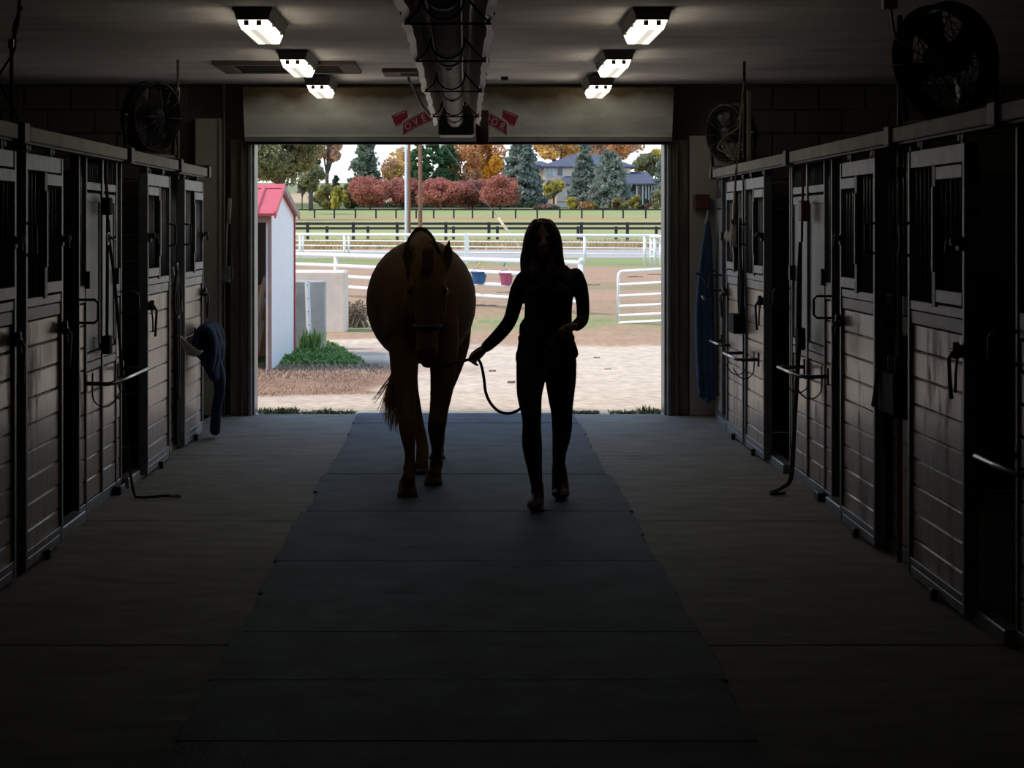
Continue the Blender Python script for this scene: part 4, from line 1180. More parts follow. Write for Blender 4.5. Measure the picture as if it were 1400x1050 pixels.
# hands: palm, four curled fingers and a thumb closing on the rope
def hand(g, wrist, palm, knuckle, curl, tip, thumb, spread):
    wrist, palm, knuckle, curl, tip = [Vector(v) for v in (wrist, palm, knuckle, curl, tip)]
    sp = Vector(spread)
    g.ring([wrist, palm, knuckle], [(.024, .017), (.034, .019), (.038, .016)], 14, ref=sp, sub=3, round_caps=True)
    for k, ln in enumerate((.92, 1.0, .97, .82)):
        o = sp * ((k - 1.5) * .019)
        a = palm + (knuckle - palm) * .5 + o; b = knuckle + o; c = b + (curl - knuckle) * ln; d = c + (tip - curl) * ln
        g.ring([a, b, c, d], [.0085, .0092, .0085, .007], 8, sub=3, round_caps=True)
    th = [Vector(t) for t in thumb]
    g.ring(th, [.011, .0105, .0095, .0075][:len(th)], 8, sub=3, round_caps=True)
w1 = P(664, 475, 11.59); 
hand(g, w1, P(656, 481.5, 11.575), P(649, 488, 11.56), P(644.5, 494, 11.525), P(651, 497, 11.53),
     [P(657, 479, 11.555), P(650, 482.5, 11.535), P(644, 489, 11.525), P(642, 494, 11.53)], Vector((-.45, -.1, -.35)).normalized().cross(Vector((0, 1, 0))).normalized() * .7 + Vector((0, -.55, 0)))
hand(g, P(785, 446, 11.46), P(778, 449, 11.42), P(771.5, 452, 11.40), P(768, 457, 11.375), P(772, 460, 11.38),
     [P(778, 445, 11.41), P(772, 446, 11.385), P(767, 450, 11.375), P(765, 454, 11.378)], Vector((0, -.5, .8)))
remeshed(g, 'body', MT['skin'], wm, .0055, 3)
# eyes
for s in (-1, 1):
    G().ball((hc.x + s * .029, hc.y - .086, hc.z + .006), (.010, .006, .0065), 10, 6).build('eye', MT['eye'], wm, smooth=True)
# clothes
g = G()
top = [p for p in torso if p[1] <= 470]
top = [(747, 462, 11.62, 36.5, .128), (748, 452, 11.62, 37, .128)] + [p for p in torso if p[1] <= 448]
pl(g, top, 24, 3, d=.004)
pl(g, arm1, 16, 3, ref=(1, .3, .3), d=.004); pl(g, arm2[:-1] + [(788, 445, 11.50, 6.6, .030)], 16, 3, ref=(1, .3, .3), d=.004)
# hem roll, bust and gathered sides
pl(g, [(711.5, 452, 11.62, 2.2), (713, 444, 11.62, 3)], 8)
g.ring([P(729, 398, 11.50), P(730, 402, 11.5)], [(.05, .045), (.045, .04)], 12, ref=(1, 0, 0), round_caps=True)
g.ring([P(766, 398, 11.50), P(765, 402, 11.5)], [(.05, .045), (.045, .04)], 12, ref=(1, 0, 0), round_caps=True)
remeshed(g, 'shirt', MT['shirt'], wm, .007, 4)
g = G()
pl(g, [(746.5, 503, 11.64, 32, .05), (746.5, 492, 11.64, 39.5, .13), (746.5, 476, 11.63, 38.6, .132), (747, 462, 11.62, 36, .125)], 24, 3, d=.003)
pl(g, leg1[:-1], 18, 3, d=.003); pl(g, leg2[:-1], 18, 3, d=.003)
for px, row in ((706.6, 488), (786.4, 496)): pl(g, [(px, row - 5, 11.64, 2), (px, row + 5, 11.64, 2.4)], 8)      # pocket corners
remeshed(g, 'jeans', MT['jeans'], wm, .007, 3)
g = G()
g.ring([(PX(747, YW) + .163 * math.cos(a), 11.625 + .130 * math.sin(a), ZR(463, YW) + .006 * math.sin(2 * a)) for a in [2 * math.pi * k / 30 for k in range(31)]], [(.018, .004)] * 31, 6, ref=(0, 0, 1), caps=False)
g.build('belt', MT['black'], wm, smooth=True)
# boots: shaft, foot, sole
g = G()
pl(g, [(734.5, 662, 11.57, 8.6, .046), (735, 676, 11.575, 8.8, .05), (734.5, 688, 11.565, 9.4, .055)], 16, 3)
g.ring([P(735, 686, 11.62), (PX(734, 11.55), 11.55, .06), (PX(732.5, 11.46), 11.46, .052), (PX(731, 11.40), 11.40, .046), (PX(730.5, 11.36), 11.36, .04)], [(.036, .04), (.042, .042), (.047, .036), (.045, .030), (.03, .022)], 16, ref=(1, 0, 0), sub=3, round_caps=True)
g.box(PX(733, 11.6) - .036, PX(733, 11.6) + .036, 11.35, 11.66, .0165, .034, .012)
remeshed(g, 'boot', MT['boot'], wm, .006, 3)
g = G()
# rear foot: heel raised, weight on the toes
g.ring([P(764, 633, 12.0), P(765, 646, 12.03), P(765.5, 655, 12.02)], [(.041, .042), (.047, .046), (.050, .045)], 16, ref=(1, 0, 0), sub=3, round_caps=True)
g.ring([P(765.5, 650, 12.04), P(766, 662, 12.01), P(766.5, 674, 11.96), (PX(766.5, 11.90), 11.90, .050), (PX(766.5, 11.84), 11.84, .042)], [(.047, .038), (.052, .036), (.054, .034), (.052, .03), (.038, .022)], 16, ref=(1, 0, 0), sub=3, round_caps=True)
remeshed(g, 'boot', MT['boot'], wm, .006, 3)
# hair: parted in the middle, hanging to the chest in front of the shoulders
g = G()
g.ball((hc.x, hc.y + .018, hc.z + .012), (.103, .098, .113), 22, 16)
g.ring([(hc.x, hc.y + .07, hc.z + .05), (hc.x, hc.y + .095, hc.z - .05), (hc.x, hc.y + .1, hc.z - .16), (hc.x, hc.y + .1, hc.z - .27)], [(.08, .05), (.095, .045), (.115, .04), (.12, .025)], 16, ref=(1, 0, 0), sub=3, round_caps=True)
def lock(pts): g.ring([P(p[0], p[1], p[2]) for p in pts], [(p[3] * K, p[4]) for p in pts], 12, ref=(1, 0, 0), sub=4, round_caps=True)
lock([(733, 307, 11.58, 8, .04), (725, 319, 11.575, 7, .05), (722, 334, 11.575, 7.5, .055), (721, 350, 11.57, 7.5, .05), (721, 366, 11.56, 8.5, .045), (721.5, 378, 11.53, 7.5, .035), (722, 386, 11.52, 5, .02)])
lock([(750, 307, 11.58, 8, .04), (758.5, 319, 11.575, 7, .05), (761.5, 334, 11.575, 7.5, .055), (763, 350, 11.57, 7.5, .05), (764.5, 366, 11.56, 8.5, .045), (765, 378, 11.53, 9, .035), (764, 388, 11.52, 7, .02)])
lock([(731, 345, 11.565, 4, .04), (731, 360, 11.55, 7.5, .04), (732, 374, 11.52, 8, .035), (733, 387, 11.50, 6, .02)])
lock([(753, 345, 11.565, 4, .04), (754, 360, 11.55, 8, .04), (754, 374, 11.52, 8.5, .035), (753, 389, 11.50, 6, .02)])
remeshed(g, 'hair', MT['hair'], wm, .006, 3)
gg = G(); r2 = random.Random(2)
for i in range(120):
    s = -1 if r2.random() < .5 else 1; q = r2.random()
    x0 = 741.5 + s * (4 + 8 * q); x1 = 741.5 + s * (10 + 16 * q)
    d = 11.53 + .05 * q
    er = 384 + r2.uniform(-6, 8)
    gg.ring([P(x0, 303 + 2 * q, 11.60), P(x1 - s * 4, 322, d), P(x1 - s, 345, d), P(x1 + s * 3 * q, 368, d - .01), P(x1 + s * r2.uniform(-2, 3), er, d - .03)], [.003, .004, .004, .004, .001], 4, sub=3)
for i in range(5):
    gg.ring([P(716 - .4 * i, 340, 11.55), P(713.5 - .5 * i, 355, 11.54), P(712.5, 368 + i * 2, 11.53)], [.002, .0025, .001], 4, sub=3)
gg.build('hair_strands', MT['hair'], wm, smooth=True, fix=False)['kind'] = 'stuff'
G().ball(P(741, 388, 11.475), (.010, .006, .013), 8, 6).build('pendant', MT['rack'], wm, smooth=True)
wq = P(788, 441, 11.50)
G().torus(wq, (.3, .4, 1), (.2, 1, -.3), .033, .006, 16, 6).build('bracelet', MT['tan'], wm, smooth=True)
# what she carries: a dark blue cloth in her left hand
jk = thing('jacket', 'dark blue jacket hanging from the woman\'s hand at her hip', 'jacket', (.55, 11.42, .8))
g = G()
for k, (ex, er, ry) in enumerate(((748, 520, .03), (757, 512, .035), (766, 503, .03), (774, 497, .028), (780, 484, .025))):
    g.ring([P(770, 450, 11.40), P((770 + ex) / 2 + 2, 466, 11.41 - .01 * (k % 2)), P(ex + 3, 485, 11.43 - .012 * (k % 2)), P(ex, er, 11.44)], [(.018, .016), (.035, .02), (.036, ry), (.025, .015)], 12, ref=(1, 0, 0), sub=4, round_caps=True)
remeshed(g, 'cloth', MT['navy_dark'], jk, .007, 3)
# ------------------------------------------------------------------ the land outside
TY = [17.0, 18.5, 60, 95, 105, 116, 130, 140, 245, 290, 340, 420, 700]
TZ = [-.03, -.03, -.02, 0, .02, .10, .58, .78, 2.57, 4.24, 5.9, 8.6, 17.0]
def tz(Y): return float(np.interp(Y, TY, TZ))
def nz(x, y, s, o=0.0): return mnoise.noise(Vector((x * s + o, y * s - o, o * 1.7)))
def fb(x, y, s, o=0.0): return nz(x, y, s, o) + .5 * nz(x, y, s * 2.1, o + 3) + .25 * nz(x, y, s * 4.3, o + 9)
def sst(a, b, x):
    t = min(1, max(0, (x - a) / (b - a))); return t * t * (3 - 2 * t)
AL = .88
def A(r, g, b): return np.array(srgb(r, g, b)) * AL
c_sand = A(221, 200, 176); c_sand2 = A(202, 184, 170); c_straw = A(158, 124, 102); c_grey = A(132, 112, 100)
c_litter = A(184, 150, 122); c_green = A(138, 152, 96); c_dirt = A(184, 150, 124); c_dirt2 = A(168, 142, 112)
c_strip = A(152, 160, 106); c_road = A(190, 180, 178); c_dry = A(188, 158, 112); c_field = A(170, 168, 112); c_far = A(158, 166, 110)
c_brown = A(182, 152, 112); c_olive = A(104, 112, 74)
def mound_far(X, Y):
    px = VX + X * F / Y
    return 28.8 - max(0, px - 446) / 55 * 4.6
def gcol(X, Y):
    j = fb(X, Y, .55)
    n2 = fb(X, Y, 1.6, 5)
    c = c_sand * (1 + .06 * n2)
    c = c + (c_sand2 - c) * sst(.1, .6, fb(X * .4, Y * 2, .5, 11)) * .8
    # tyre tracks curving on the sand by the blocks
    if 22 < Y < 32 and X < .2: c = c + (c_straw - c) * .35 * sst(.1, .5, fb(X * .3, Y, 1.1, 2))
    # dead grass before the shed
    m = sst(19.3, 19.9, Y + .25 * j) * (1 - sst(23.6, 25.2, Y + .5 * j)) * (1 - sst(-1.0, -.62, X + .3 * j - .02 * (Y - 20)))
    cs = c_straw + (c_grey - c_straw) * sst(22.2, 23.4, Y + .5 * n2)
    c = c + (cs * (1 + .22 * n2) - c) * m
    m = sst(23.4, 24.0, Y + .3 * j) * (1 - sst(-.5, .3, Y - mound_far(X, Y) + .4 * j)) * (1 - sst(-1.35, -1.1, X + .15 * j))
    c = c + (A(86, 108, 56) * (1 + .2 * n2) - c) * m
    # beyond the sand
    b0 = 27.6 + .5 * j + (1.6 if X < .1 else 0) * (1 - sst(-1.2, .1, X))
    m = sst(b0, b0 + .5, Y)
    cm = c_litter * (1 + .12 * n2)
    cm = cm + (c_green - cm) * sst(31, 33, Y + j) * (1 - sst(35, 39, Y)) * (.25 + .75 * sst(-.15, .25, n2 + .5 * j))
    cm = cm + ((c_dirt + (c_dirt2 - c_dirt) * sst(0, .5, fb(X * .3, Y * .7, .2, 8))) * (1 + .08 * n2) - cm) * sst(36, 41, Y + 2 * j)
    c = c + (cm - c) * m
    if Y > 38: c = c + (A(150, 148, 104) - c) * .55 * sst(.15, .6, fb(X * .12, Y * .3, .5, 20))
    if Y > 70:
        n3 = fb(X * .15, Y * .15, 1.0, 31)
        c = c + (c_strip * (1 + .15 * n3) - c) * sst(79 - X * .5, 88 - X * .5, Y + 3 * n3)
        if X > -12: c = c + (c_road * (1 + .03 * n3) - c) * sst(101, 103, Y) 
        c = c + (c_dry * (1 + .15 * n3) - c) * sst(118.5, 120, Y)
        c = c + (c_field * (1 + .07 * n3) - c) * sst(129, 133, Y + n3)
        c = c + (c_brown - c) * sst(226, 236, Y + 4 * n3)
        c = c + (c_far * (1 + .07 * n3) - c) * sst(248, 256, Y + 4 * n3)
        c = c + (c_olive - c) * sst(284, 292, Y)
        c = c + (A(196, 170, 136) * (1 + .1 * n3) - c) * sst(318, 330, Y + 5 * n3)
        c = c + (A(142, 146, 108) - c) * sst(400, 425, Y + 10 * n3)
    return np.clip(c, .01, .9)

ys = [17.42]
while ys[-1] < 300: ys.append(ys[-1] * 1.0135 + .02)
ys += [310, 318, 326, 335, 350, 380, 400, 420, 460, 550, 700]
us = list(np.linspace(-.22, .20, 190))
us = [-3.0, -1.6, -.8, -.45, -.3] + us + [.28, .45, .8, 1.6, 3.0]
vs = []; cols = []
for Y in ys:
    for u in us:
        X = u * max(Y, 17.42)
        z = tz(Y) + (.02 * fb(X, Y, .5, 3) if 18.2 < Y < 90 else 0)
        vs.append((X, Y, z)); cols.append(gcol(X, Y))
nu = len(us)
fs = [(i * nu + j, i * nu + j + 1, (i + 1) * nu + j + 1, (i + 1) * nu + j) for i in range(len(ys) - 1) for j in range(nu - 1)]
me = bpy.data.meshes.new('ground'); me.from_pydata(vs, [], fs)
at = me.color_attributes.new('cover', 'FLOAT_COLOR', 'POINT')
at.data.foreach_set('color', np.concatenate([np.array(cols), np.ones((len(cols), 1))], 1).astype(np.float32).ravel())
gm = bpy.data.materials.new('ground_cover'); gm.use_nodes = True
N = gm.node_tree.nodes; L = gm.node_tree.links; b = N['Principled BSDF']; b.inputs['Roughness'].default_value = .95; b.inputs['Specular IOR Level'].default_value = .1
va = N.new('ShaderNodeVertexColor'); va.layer_name = 'cover'
ge = N.new('ShaderNodeNewGeometry'); n1 = N.new('ShaderNodeTexNoise'); n1.inputs['Scale'].default_value = 9; n1.inputs['Detail'].default_value = 6
L.new(ge.outputs['Position'], n1.inputs['Vector'])
mr = N.new('ShaderNodeMapRange'); mr.inputs[1].default_value = .3; mr.inputs[2].default_value = .7; mr.inputs[3].default_value = .76; mr.inputs[4].default_value = 1.16
L.new(n1.outputs[0], mr.inputs[0])
vm = N.new('ShaderNodeVectorMath'); vm.operation = 'MULTIPLY'
L.new(va.outputs[0], vm.inputs[0]); L.new(mr.outputs[0], vm.inputs[1]); L.new(vm.outputs[0], b.inputs['Base Color'])
go = link('ground', me, gm, None, True)
tag(go, 'sandy yard, dirt paddock, road and green field outside the barn', 'ground', kind='structure')

# ------------------------------------------------------------------ grass and weeds (uncountable)
def blades(name, n, fpos, hgt, wid, m, label, cat, lean=.4, seed=1, leafy=False):
    r = random.Random(seed); V = []; Fc = []
    for i in range(n):
        p = fpos(r)
        if p is None: continue
        x, y, hs = p; z = tz(y) - .01
        h = hgt * hs * r.uniform(.5, 1.1); a = r.uniform(0, 6.28); l = lean * h * r.uniform(.2, 1)
        dx, dy = math.cos(a), math.sin(a); ww = wid * r.uniform(.6, 1.2)
        k = len(V)
        if leafy:
            V += [(x, y, z), (x + dx * l - dy * ww, y + dy * l + dx * ww, z + h * .6), (x + dx * l * 1.6, y + dy * l * 1.6, z + h), (x + dx * l + dy * ww, y + dy * l - dx * ww, z + h * .55)]
            Fc.append((k, k + 1, k + 2, k + 3))
        else:
            V += [(x - dy * ww, y + dx * ww, z), (x + dy * ww, y - dx * ww, z), (x + dx * l, y + dy * l, z + h)]
            Fc.append((k, k + 1, k + 2))
    o = G().add(V, Fc).build(name, m, fix=False)
    tag(o, label, cat, kind='stuff'); return o
M_grass = mat('weed_green', (.15, .27, .07), .8, var=.35, scale=8)
M_grass2 = mat('tuft_green', (.16, .20, .075), .8, var=.4, scale=8)
M_straw = mat('straw', (.42, .30, .21), .9, var=.35, scale=9)
M_dry = mat('dry_grass', (.50, .36, .18), .9, var=.3, scale=1.2)
def f_thr(r):
    x = r.choice([r.uniform(-1.86, -1.0), r.uniform(-1.86, -1.0), r.uniform(1.3, 1.76), r.uniform(.9, 1.2)])
    hs = {True: 1.0, False: .6}[x < -1.5 or x > 1.6] * (.6 + .6 * max(0, nz(x, 3, 6)))
    return x, 17.72 + abs(r.gauss(0, .09)), hs
blades('grass_tufts', 1500, f_thr, .11, .006, M_grass2, 'green weed tufts along the outer edge of the doorway', 'grass', .7, 2, True)
def f_mound(r):
    x = r.uniform(-2.45, -1.1); y = r.uniform(23.9, 28.8)
    if y < 24.0 + .25 * r.random() + .25 * nz(x, 2, 3) or y > mound_far(x, y) - .3 * r.random(): return None
    hs = .5 + .6 * max(0, nz(x, y, 1.5))
    return x, y, hs
blades('weed_patch', 12000, f_mound, .11, .014, M_grass, 'green weeds growing beside the shed and concrete slab', 'weeds', .6, 3, True)
def f_tall(r):
    x = P(r.choice([417, 431, 432]) + r.gauss(0, 2.6), 0, 26.7).x
    return x, 26.7 + r.uniform(-.1, .1), r.uniform(.3, 1.0)
blades('tall_weeds', 260, f_tall, .34, .018, M_grass, 'taller green weeds against the foot of the grey slab', 'weeds', .25, 4, True)
def f_straw(r):
    x = r.uniform(-2.9, -.7); y = r.uniform(19.6, 24.3)
    if fb(x, y, 1.3, 4) < -.25 or x > -.95 + .35 * nz(x, y, 1): return None
    return x, y, 1
blades('dead_grass', 9000, f_straw, .045, .006, M_straw, 'matted dead grass in front of the shed', 'grass', 1.6, 5)
def f_dry(r): return r.uniform(-14, 15), r.uniform(120, 127.4), 1
blades('dry_grass_band', 9000, f_dry, .42, .05, M_dry, 'band of tall dry grass beyond the road', 'grass', .3, 6)

# ------------------------------------------------------------------ the little shed
M_shedw = mat('shed_white', (.78, .80, .83), .5, var=.03)
M_shedr = mat('shed_red', (.62, .085, .095), .45, var=.06)
M_trim = mat('shed_trim', (.30, .20, .18), .6, var=.15)
M_redtrim = mat('shed_red_trim', (.42, .06, .07), .6)
M_in = mat('shed_inside', (.15, .15, .145), .7, var=.2)
M_brownb = mat('brown_board', (.24, .10, .045), .7, var=.3)
M_plank = mat('old_plank', (.20, .14, .09), .8, var=.3, stretch=(1, 1, .3))
xr, xl = -2.27, -4.6
ya, yb, yr = 23.1, 26.2, 24.1
za, zb, zr = 1.80, 1.80, 2.13
sh = thing('shed', 'small white shed with a red metal roof and open front, outside on the left', 'shed', ((xl + xr) / 2, ya, -.03))
G().prism([(ya, -.05), (yb, -.05), (yb, zb), (yr, zr - .03), (ya, za)], xr - .06, xr, 'x').build('side_wall', M_shedw, sh)
G().prism([(ya, -.05), (yb, -.05), (yb, zb), (yr, zr - .03), (ya, za)], xl, xl + .06, 'x').build('side_wall', M_shedw, sh)
bw = G().box(xl, xr - .06, yb - .05, yb, -.05, zb, .0).build('back_wall', M_in, sh)
for k in range(9): G().box(xl + .1 + k * .25, xl + .12 + k * .25, yb - .065, yb - .05, 0, zb - .05).build('wall_rib', M_in, bw)
G().box(xr - .035, xr + .005, ya - .04, ya + .03, -.05, za, .005).build('corner_post', M_trim, sh)
G().box(xr + .001, xr + .02, yb - .06, yb + .02, -.05, zb, .003).build('red_corner', M_redtrim, sh)
G().box(xl, xr, ya - .05, ya, za - .10, za + .0, .004).build('front_beam', M_trim, sh)
def roof_slope(y0, z0, y1, z1, name, th=.03):
    d = Vector((0, y1 - y0, z1 - z0)).normalized(); nrm = Vector((0, -d.z, d.y))
    if nrm.z < 0: nrm = -nrm
    g = G(); x0, x1 = xl - .1, xr + .05
    A_ = [Vector((x, y, z)) for x in (x0, x1) for y, z in ((y0, z0), (y1, z1))]
    g.add(A_ + [a + nrm * th for a in A_], [(0, 1, 3, 2), (4, 6, 7, 5), (0, 4, 5, 1), (2, 3, 7, 6), (0, 2, 6, 4), (1, 5, 7, 3)])
    r = g.build(name, M_shedr, sh)
    for k in range(8):
        xx = x1 - .22 - k * .31
        gg = G()
        for xa in (xx,):
            q = [Vector((xa - .035, y0, z0)), Vector((xa + .035, y0, z0)), Vector((xa + .018, y0, z0)) + nrm * .035, Vector((xa - .018, y0, z0)) + nrm * .035]
            e1 = Vector((0, (y1 - y0) * .86, (z1 - z0) * .86))
            q = [a + nrm * th for a in q]
            gg.add(q + [a + e1 for a in q], [(0, 1, 2, 3), (7, 6, 5, 4), (0, 4, 5, 1), (1, 5, 6, 2), (2, 6, 7, 3), (3, 7, 4, 0)])
        gg.build('roof_rib', M_shedr, r)
    return r
roof_slope(ya - .14, za - .02, yr, zr, 'front_roof'); roof_slope(yb + .12, zb - .01, yr, zr, 'rear_roof')
G().prism([(yr - .16, zr - .01), (yr, zr + .045), (yr + .16, zr - .01), (yr, zr + .03)], xl - .1, xr + .06, 'x').build('ridge_cap', M_shedr, sh)
G().prism([(yr, zr - .03), (yb + .12, zb - .05), (yb + .12, zb + .03), (yr, zr + .05)], xr + .05, xr + .07, 'x').build('rear_rake_trim', M_trim, sh)
G().prism([(ya - .14, za - .05), (yr, zr - .03), (yr, zr + .05), (ya - .14, za + .03)], xr + .05, xr + .07, 'x').build('front_rake_trim', M_shedr, sh)
bp_ = thing('brown_board', 'rusty brown board standing inside the open shed', 'board', (-2.9, 25.6, -.03))
G().box(-3.6, -2.5, 25.5, 25.53, -.04, .85, .004).build('panel', M_brownb, bp_)
for k, (x0, x1, h, lab) in enumerate(((-2.62, -2.38, 1.05, 'weathered plank leaning at the shed opening, tallest of the leaning planks'), (-2.55, -2.42, .80, 'tan plank leaning in the shed opening, second from the white wall'), (-2.52, -2.44, .52, 'short plank leaning in the shed opening'), (-2.75, -2.50, .95, 'dark plank leaning deepest inside the shed'))):
    p = thing('plank', lab, 'plank', (x0, 23.4, -.03))
    Y_ = 23.25 + .12 * k
    g = G(); d = .035
    g.ring([(x0, Y_, -.04), (x1, Y_ + .3, h)], [(.03, .010)] * 2, 4, ref=(1, 0, 0)); g.build('timber', M_plank if k != 3 else M_brownb, p)

# ------------------------------------------------------------------ concrete slabs, post, root clump
M_conc = mat('outdoor_concrete', (.44, .43, .41), .9, var=.15, scale=3, stain=(.25, .24, .23), stain_amt=.6, stain_scale=2)
M_lime = mat('tan_block', (.78, .68, .57), .9, var=.10, scale=2, stain=(.55, .40, .24), stain_amt=.5, stain_scale=1.5)
s1 = thing('concrete_slab', 'grey concrete slab standing on edge behind the shed, white post on it', 'slab', (-2.2, 27, -.03))
G().box(-2.62, P(445, 0, 27).x, 27, 27.2, -.1, P(0, 384, 27).z, .02).build('slab_body', M_conc, s1)
s2 = thing('concrete_block', 'large tan concrete block behind the grey slab', 'block', (-2.4, 31, -.03))
G().box(-3.3, P(472, 0, 31.3).x, 31.3, 32.2, -.1, P(0, 370.5, 31.3).z, .03).build('block_body', M_lime, s2)
wp = thing('white_post', 'leaning white punched metal post in front of the grey slab', 'post', (P(424, 474, 26.9).x, 26.9, -.03))
g = G(); g.ring([P(423, 478, 26.9), P(420, 384, 26.93)], [(.035, .02)] * 2, 4, ref=(1, .0, 0)); g.build('post_body', MT['white'], wp)
for k in range(5):
    q = P(422.6 - .6 * k, 462 - 18 * k, 26.87); G().ball(q, (.008, .004, .008), 8, 4).build('hole', MT['black'], wp)
M_root = mat('root_brown', (.22, .16, .12), .95, var=.4, scale=6)
rc = thing('hay_clump', 'brown matted clump of hay beside the tan concrete block', 'clump', (P(484, 0, 33).x, 33, -.02))
g = G(); r = random.Random(4)
for i in range(260):
    a = P(r.uniform(474, 496), r.uniform(415, 455), 33 + r.uniform(-.3, .3)); 
    if a.x > P(486, 0, 33).x and a.z > .35: continue
    g.ring([a, a + Vector((r.uniform(-.12, .12), r.uniform(-.1, .1), r.uniform(-.2, .1))), a + Vector((r.uniform(-.2, .2), r.uniform(-.1, .1), r.uniform(-.3, -.1)))], [.012, .01, .004], 4)
hay = g.build('hay', M_root, rc, fix=False); hay['kind'] = 'stuff'
g = G()
for c, rr_ in (((480, 432), (.10, .12, .24)), ((485, 441), (.12, .15, .16)), ((478, 421), (.07, .1, .10))): g.ball(P(*c, 33.1), rr_, 12, 8)
remeshed(g, 'core', M_root, rc, .04, 2)
for k, (px, row) in enumerate(((673, 507), (699, 522), (816, 489), (831, 505))):
    q = P(px, row, 1.66 * F / (row - VY) * 1.012)
    o = thing('manure_lump', f"small dark lump on the sand, {['left of the woman', 'just left of her hip', 'right of the woman, farther', 'right of the woman, nearer'][k]}", 'lump', (q.x, q.y, tz(q.y)))
    g = G()
    for j in range(4): g.ball((q.x + (j - 1.5) * .018, q.y + .02 * (j % 2), tz(q.y) + .008), (.02, .025, .014), 8, 5)
    remeshed(g, 'clod', M_root, o, .005, 1)
for k, (px, row, s) in enumerate(((560, 377, .3), (805, 389, .28), (868, 378, .25), (898, 375, .3), (692, 399, .22), (703, 405, .25), (657, 417, .3))):
    Y = 1.66 * F / (row - VY); q = P(px, row, Y)
    o = thing('dirt_clod', ['dark clod heap behind the horse', 'dark clod heap right of the woman', 'dark clod heap above the white gate', 'dark clod heap at the right door edge', 'flat dark clods under the pink bucket', 'flat dark clods beside the woman\'s arm', 'dark clods beside the horse\'s flank'][k], 'clod', (q.x, q.y, tz(Y)))
    g = G()
    for j in range(5): g.ball((q.x + (j - 2) * s * .4, q.y + .1 * (j % 2), tz(Y) + .01), (s * .4, s * .4, s * (.06 + .03 * (j % 3))), 8, 5)
    remeshed(g, 'clod', M_root, o, s * .05, 1)

# ------------------------------------------------------------------ fences, gate, buckets
def fence(name, label, pA, pB, rails, posts, rp, m, group=None, rr_=None, post_top=None):
    """pA, pB: (X, Y) ends; rails: heights; posts: fractions along it"""
    a = Vector((pA[0], pA[1], tz(pA[1]))); b_ = Vector((pB[0], pB[1], tz(pB[1])))
    t = thing(name, label, 'fence', (a + b_) / 2, group=group)
    for hgt, r in rails:
        G().tube([a + Vector((0, 0, hgt)), b_ + Vector((0, 0, hgt))], r, 8).build('rail', m, t, smooth=True)
    for f in posts:
        p = a + (b_ - a) * f
        G().cyl(p + Vector((0, 0, -.1)), p + Vector((0, 0, post_top or rails[0][0] + .02)), rp, n=10).build('post', m, t, smooth=True)
    return t, a, b_
XA = (P(340, 0, 52).x, 52); XB = (P(795, 0, 37.5).x, 37.5)
nf, a0, b0 = fence('pipe_fence', 'near white pipe fence crossing behind the horse and woman', XA, XB, [(.98, .055), (.73, .048), (.48, .045), (.235, .045)], [0.02, .33, .998], .05, MT['white'])
G().ball(b0 + Vector((0, 0, 1.03)), .055, 12, 8).build('post_cap', MT['white'], nf, smooth=True)
def fence_at(px):       # depth of that fence at a photo column
    (x0, y0), (x1, y1) = XA, XB
    u = (px - VX) / F
    s = (x0 - u * y0) / (u * (y1 - y0) - (x1 - x0))
    return y0 + s * (y1 - y0)
def bucket(px0, px1, m, label):
    Y = fence_at((px0 + px1) / 2) - .16; zt = tz(Y) + .74; h = .25
    c = P((px0 + px1) / 2, 0, Y); r = (px1 - px0) / 2 * Y / F
    t = thing('feed_bucket', label, 'bucket', (c.x, Y, zt - h), group='feed buckets on the white fence')
    g = G().lathe((c.x, Y, zt - h), (0, 0, 1), [(0, .001), (0, r * .72), (h, r), (h, r * .94), (.02, r * .68), (.02, .001)], 24, False)
    g.build('pail', m, t, smooth=False)
    G().torus((c.x, Y, zt - .012), (1, 0, 0), (0, 1, 0), r * 1.02, .012, 20, 6).build('rim', m, t, smooth=True)
    G().tube([(c.x - r, Y, zt), (c.x - r * .5, Y + .1, zt + .05), (c.x, Y + .14, zt + .06), (c.x + r * .5, Y + .1, zt + .05), (c.x + r, Y, zt)], .006, 6).build('handle', MT['rack'], t, smooth=True)
M_blue = mat('blue_plastic', (.02, .10, .24), .45, var=.1); M_pink = mat('pink_plastic', (.40, .085, .16), .45, var=.1); M_cyan = mat('cyan_plastic', (.06, .30, .46), .5); M_yel = mat('yellow_plastic', (.75, .5, .08), .5)
bucket(644, 666, M_blue, 'blue feed bucket hanging on the near white fence by the horse')
bucket(682.5, 702, M_pink, 'pink feed bucket hanging on the near white fence by the woman')
for px, m_, lab in ((657, M_yel, 'small yellow tie on the top rail of the near white fence'), (690, M_cyan, 'small blue tie on the top rail of the near white fence')):
    Y = fence_at(px); q = P(px, 0, Y); z = tz(Y) + .98
    o = thing('rail_tie', lab, 'tie', (q.x, Y, z - .1))
    G().torus((q.x, Y, z), (0, 1, 0), (0, 0, 1), .065, .014, 14, 6).tube([(q.x, Y - .06, z - .05), (q.x - .02, Y - .07, z - .11)], .02, 6).build('tie_band', m_, o, smooth=True)

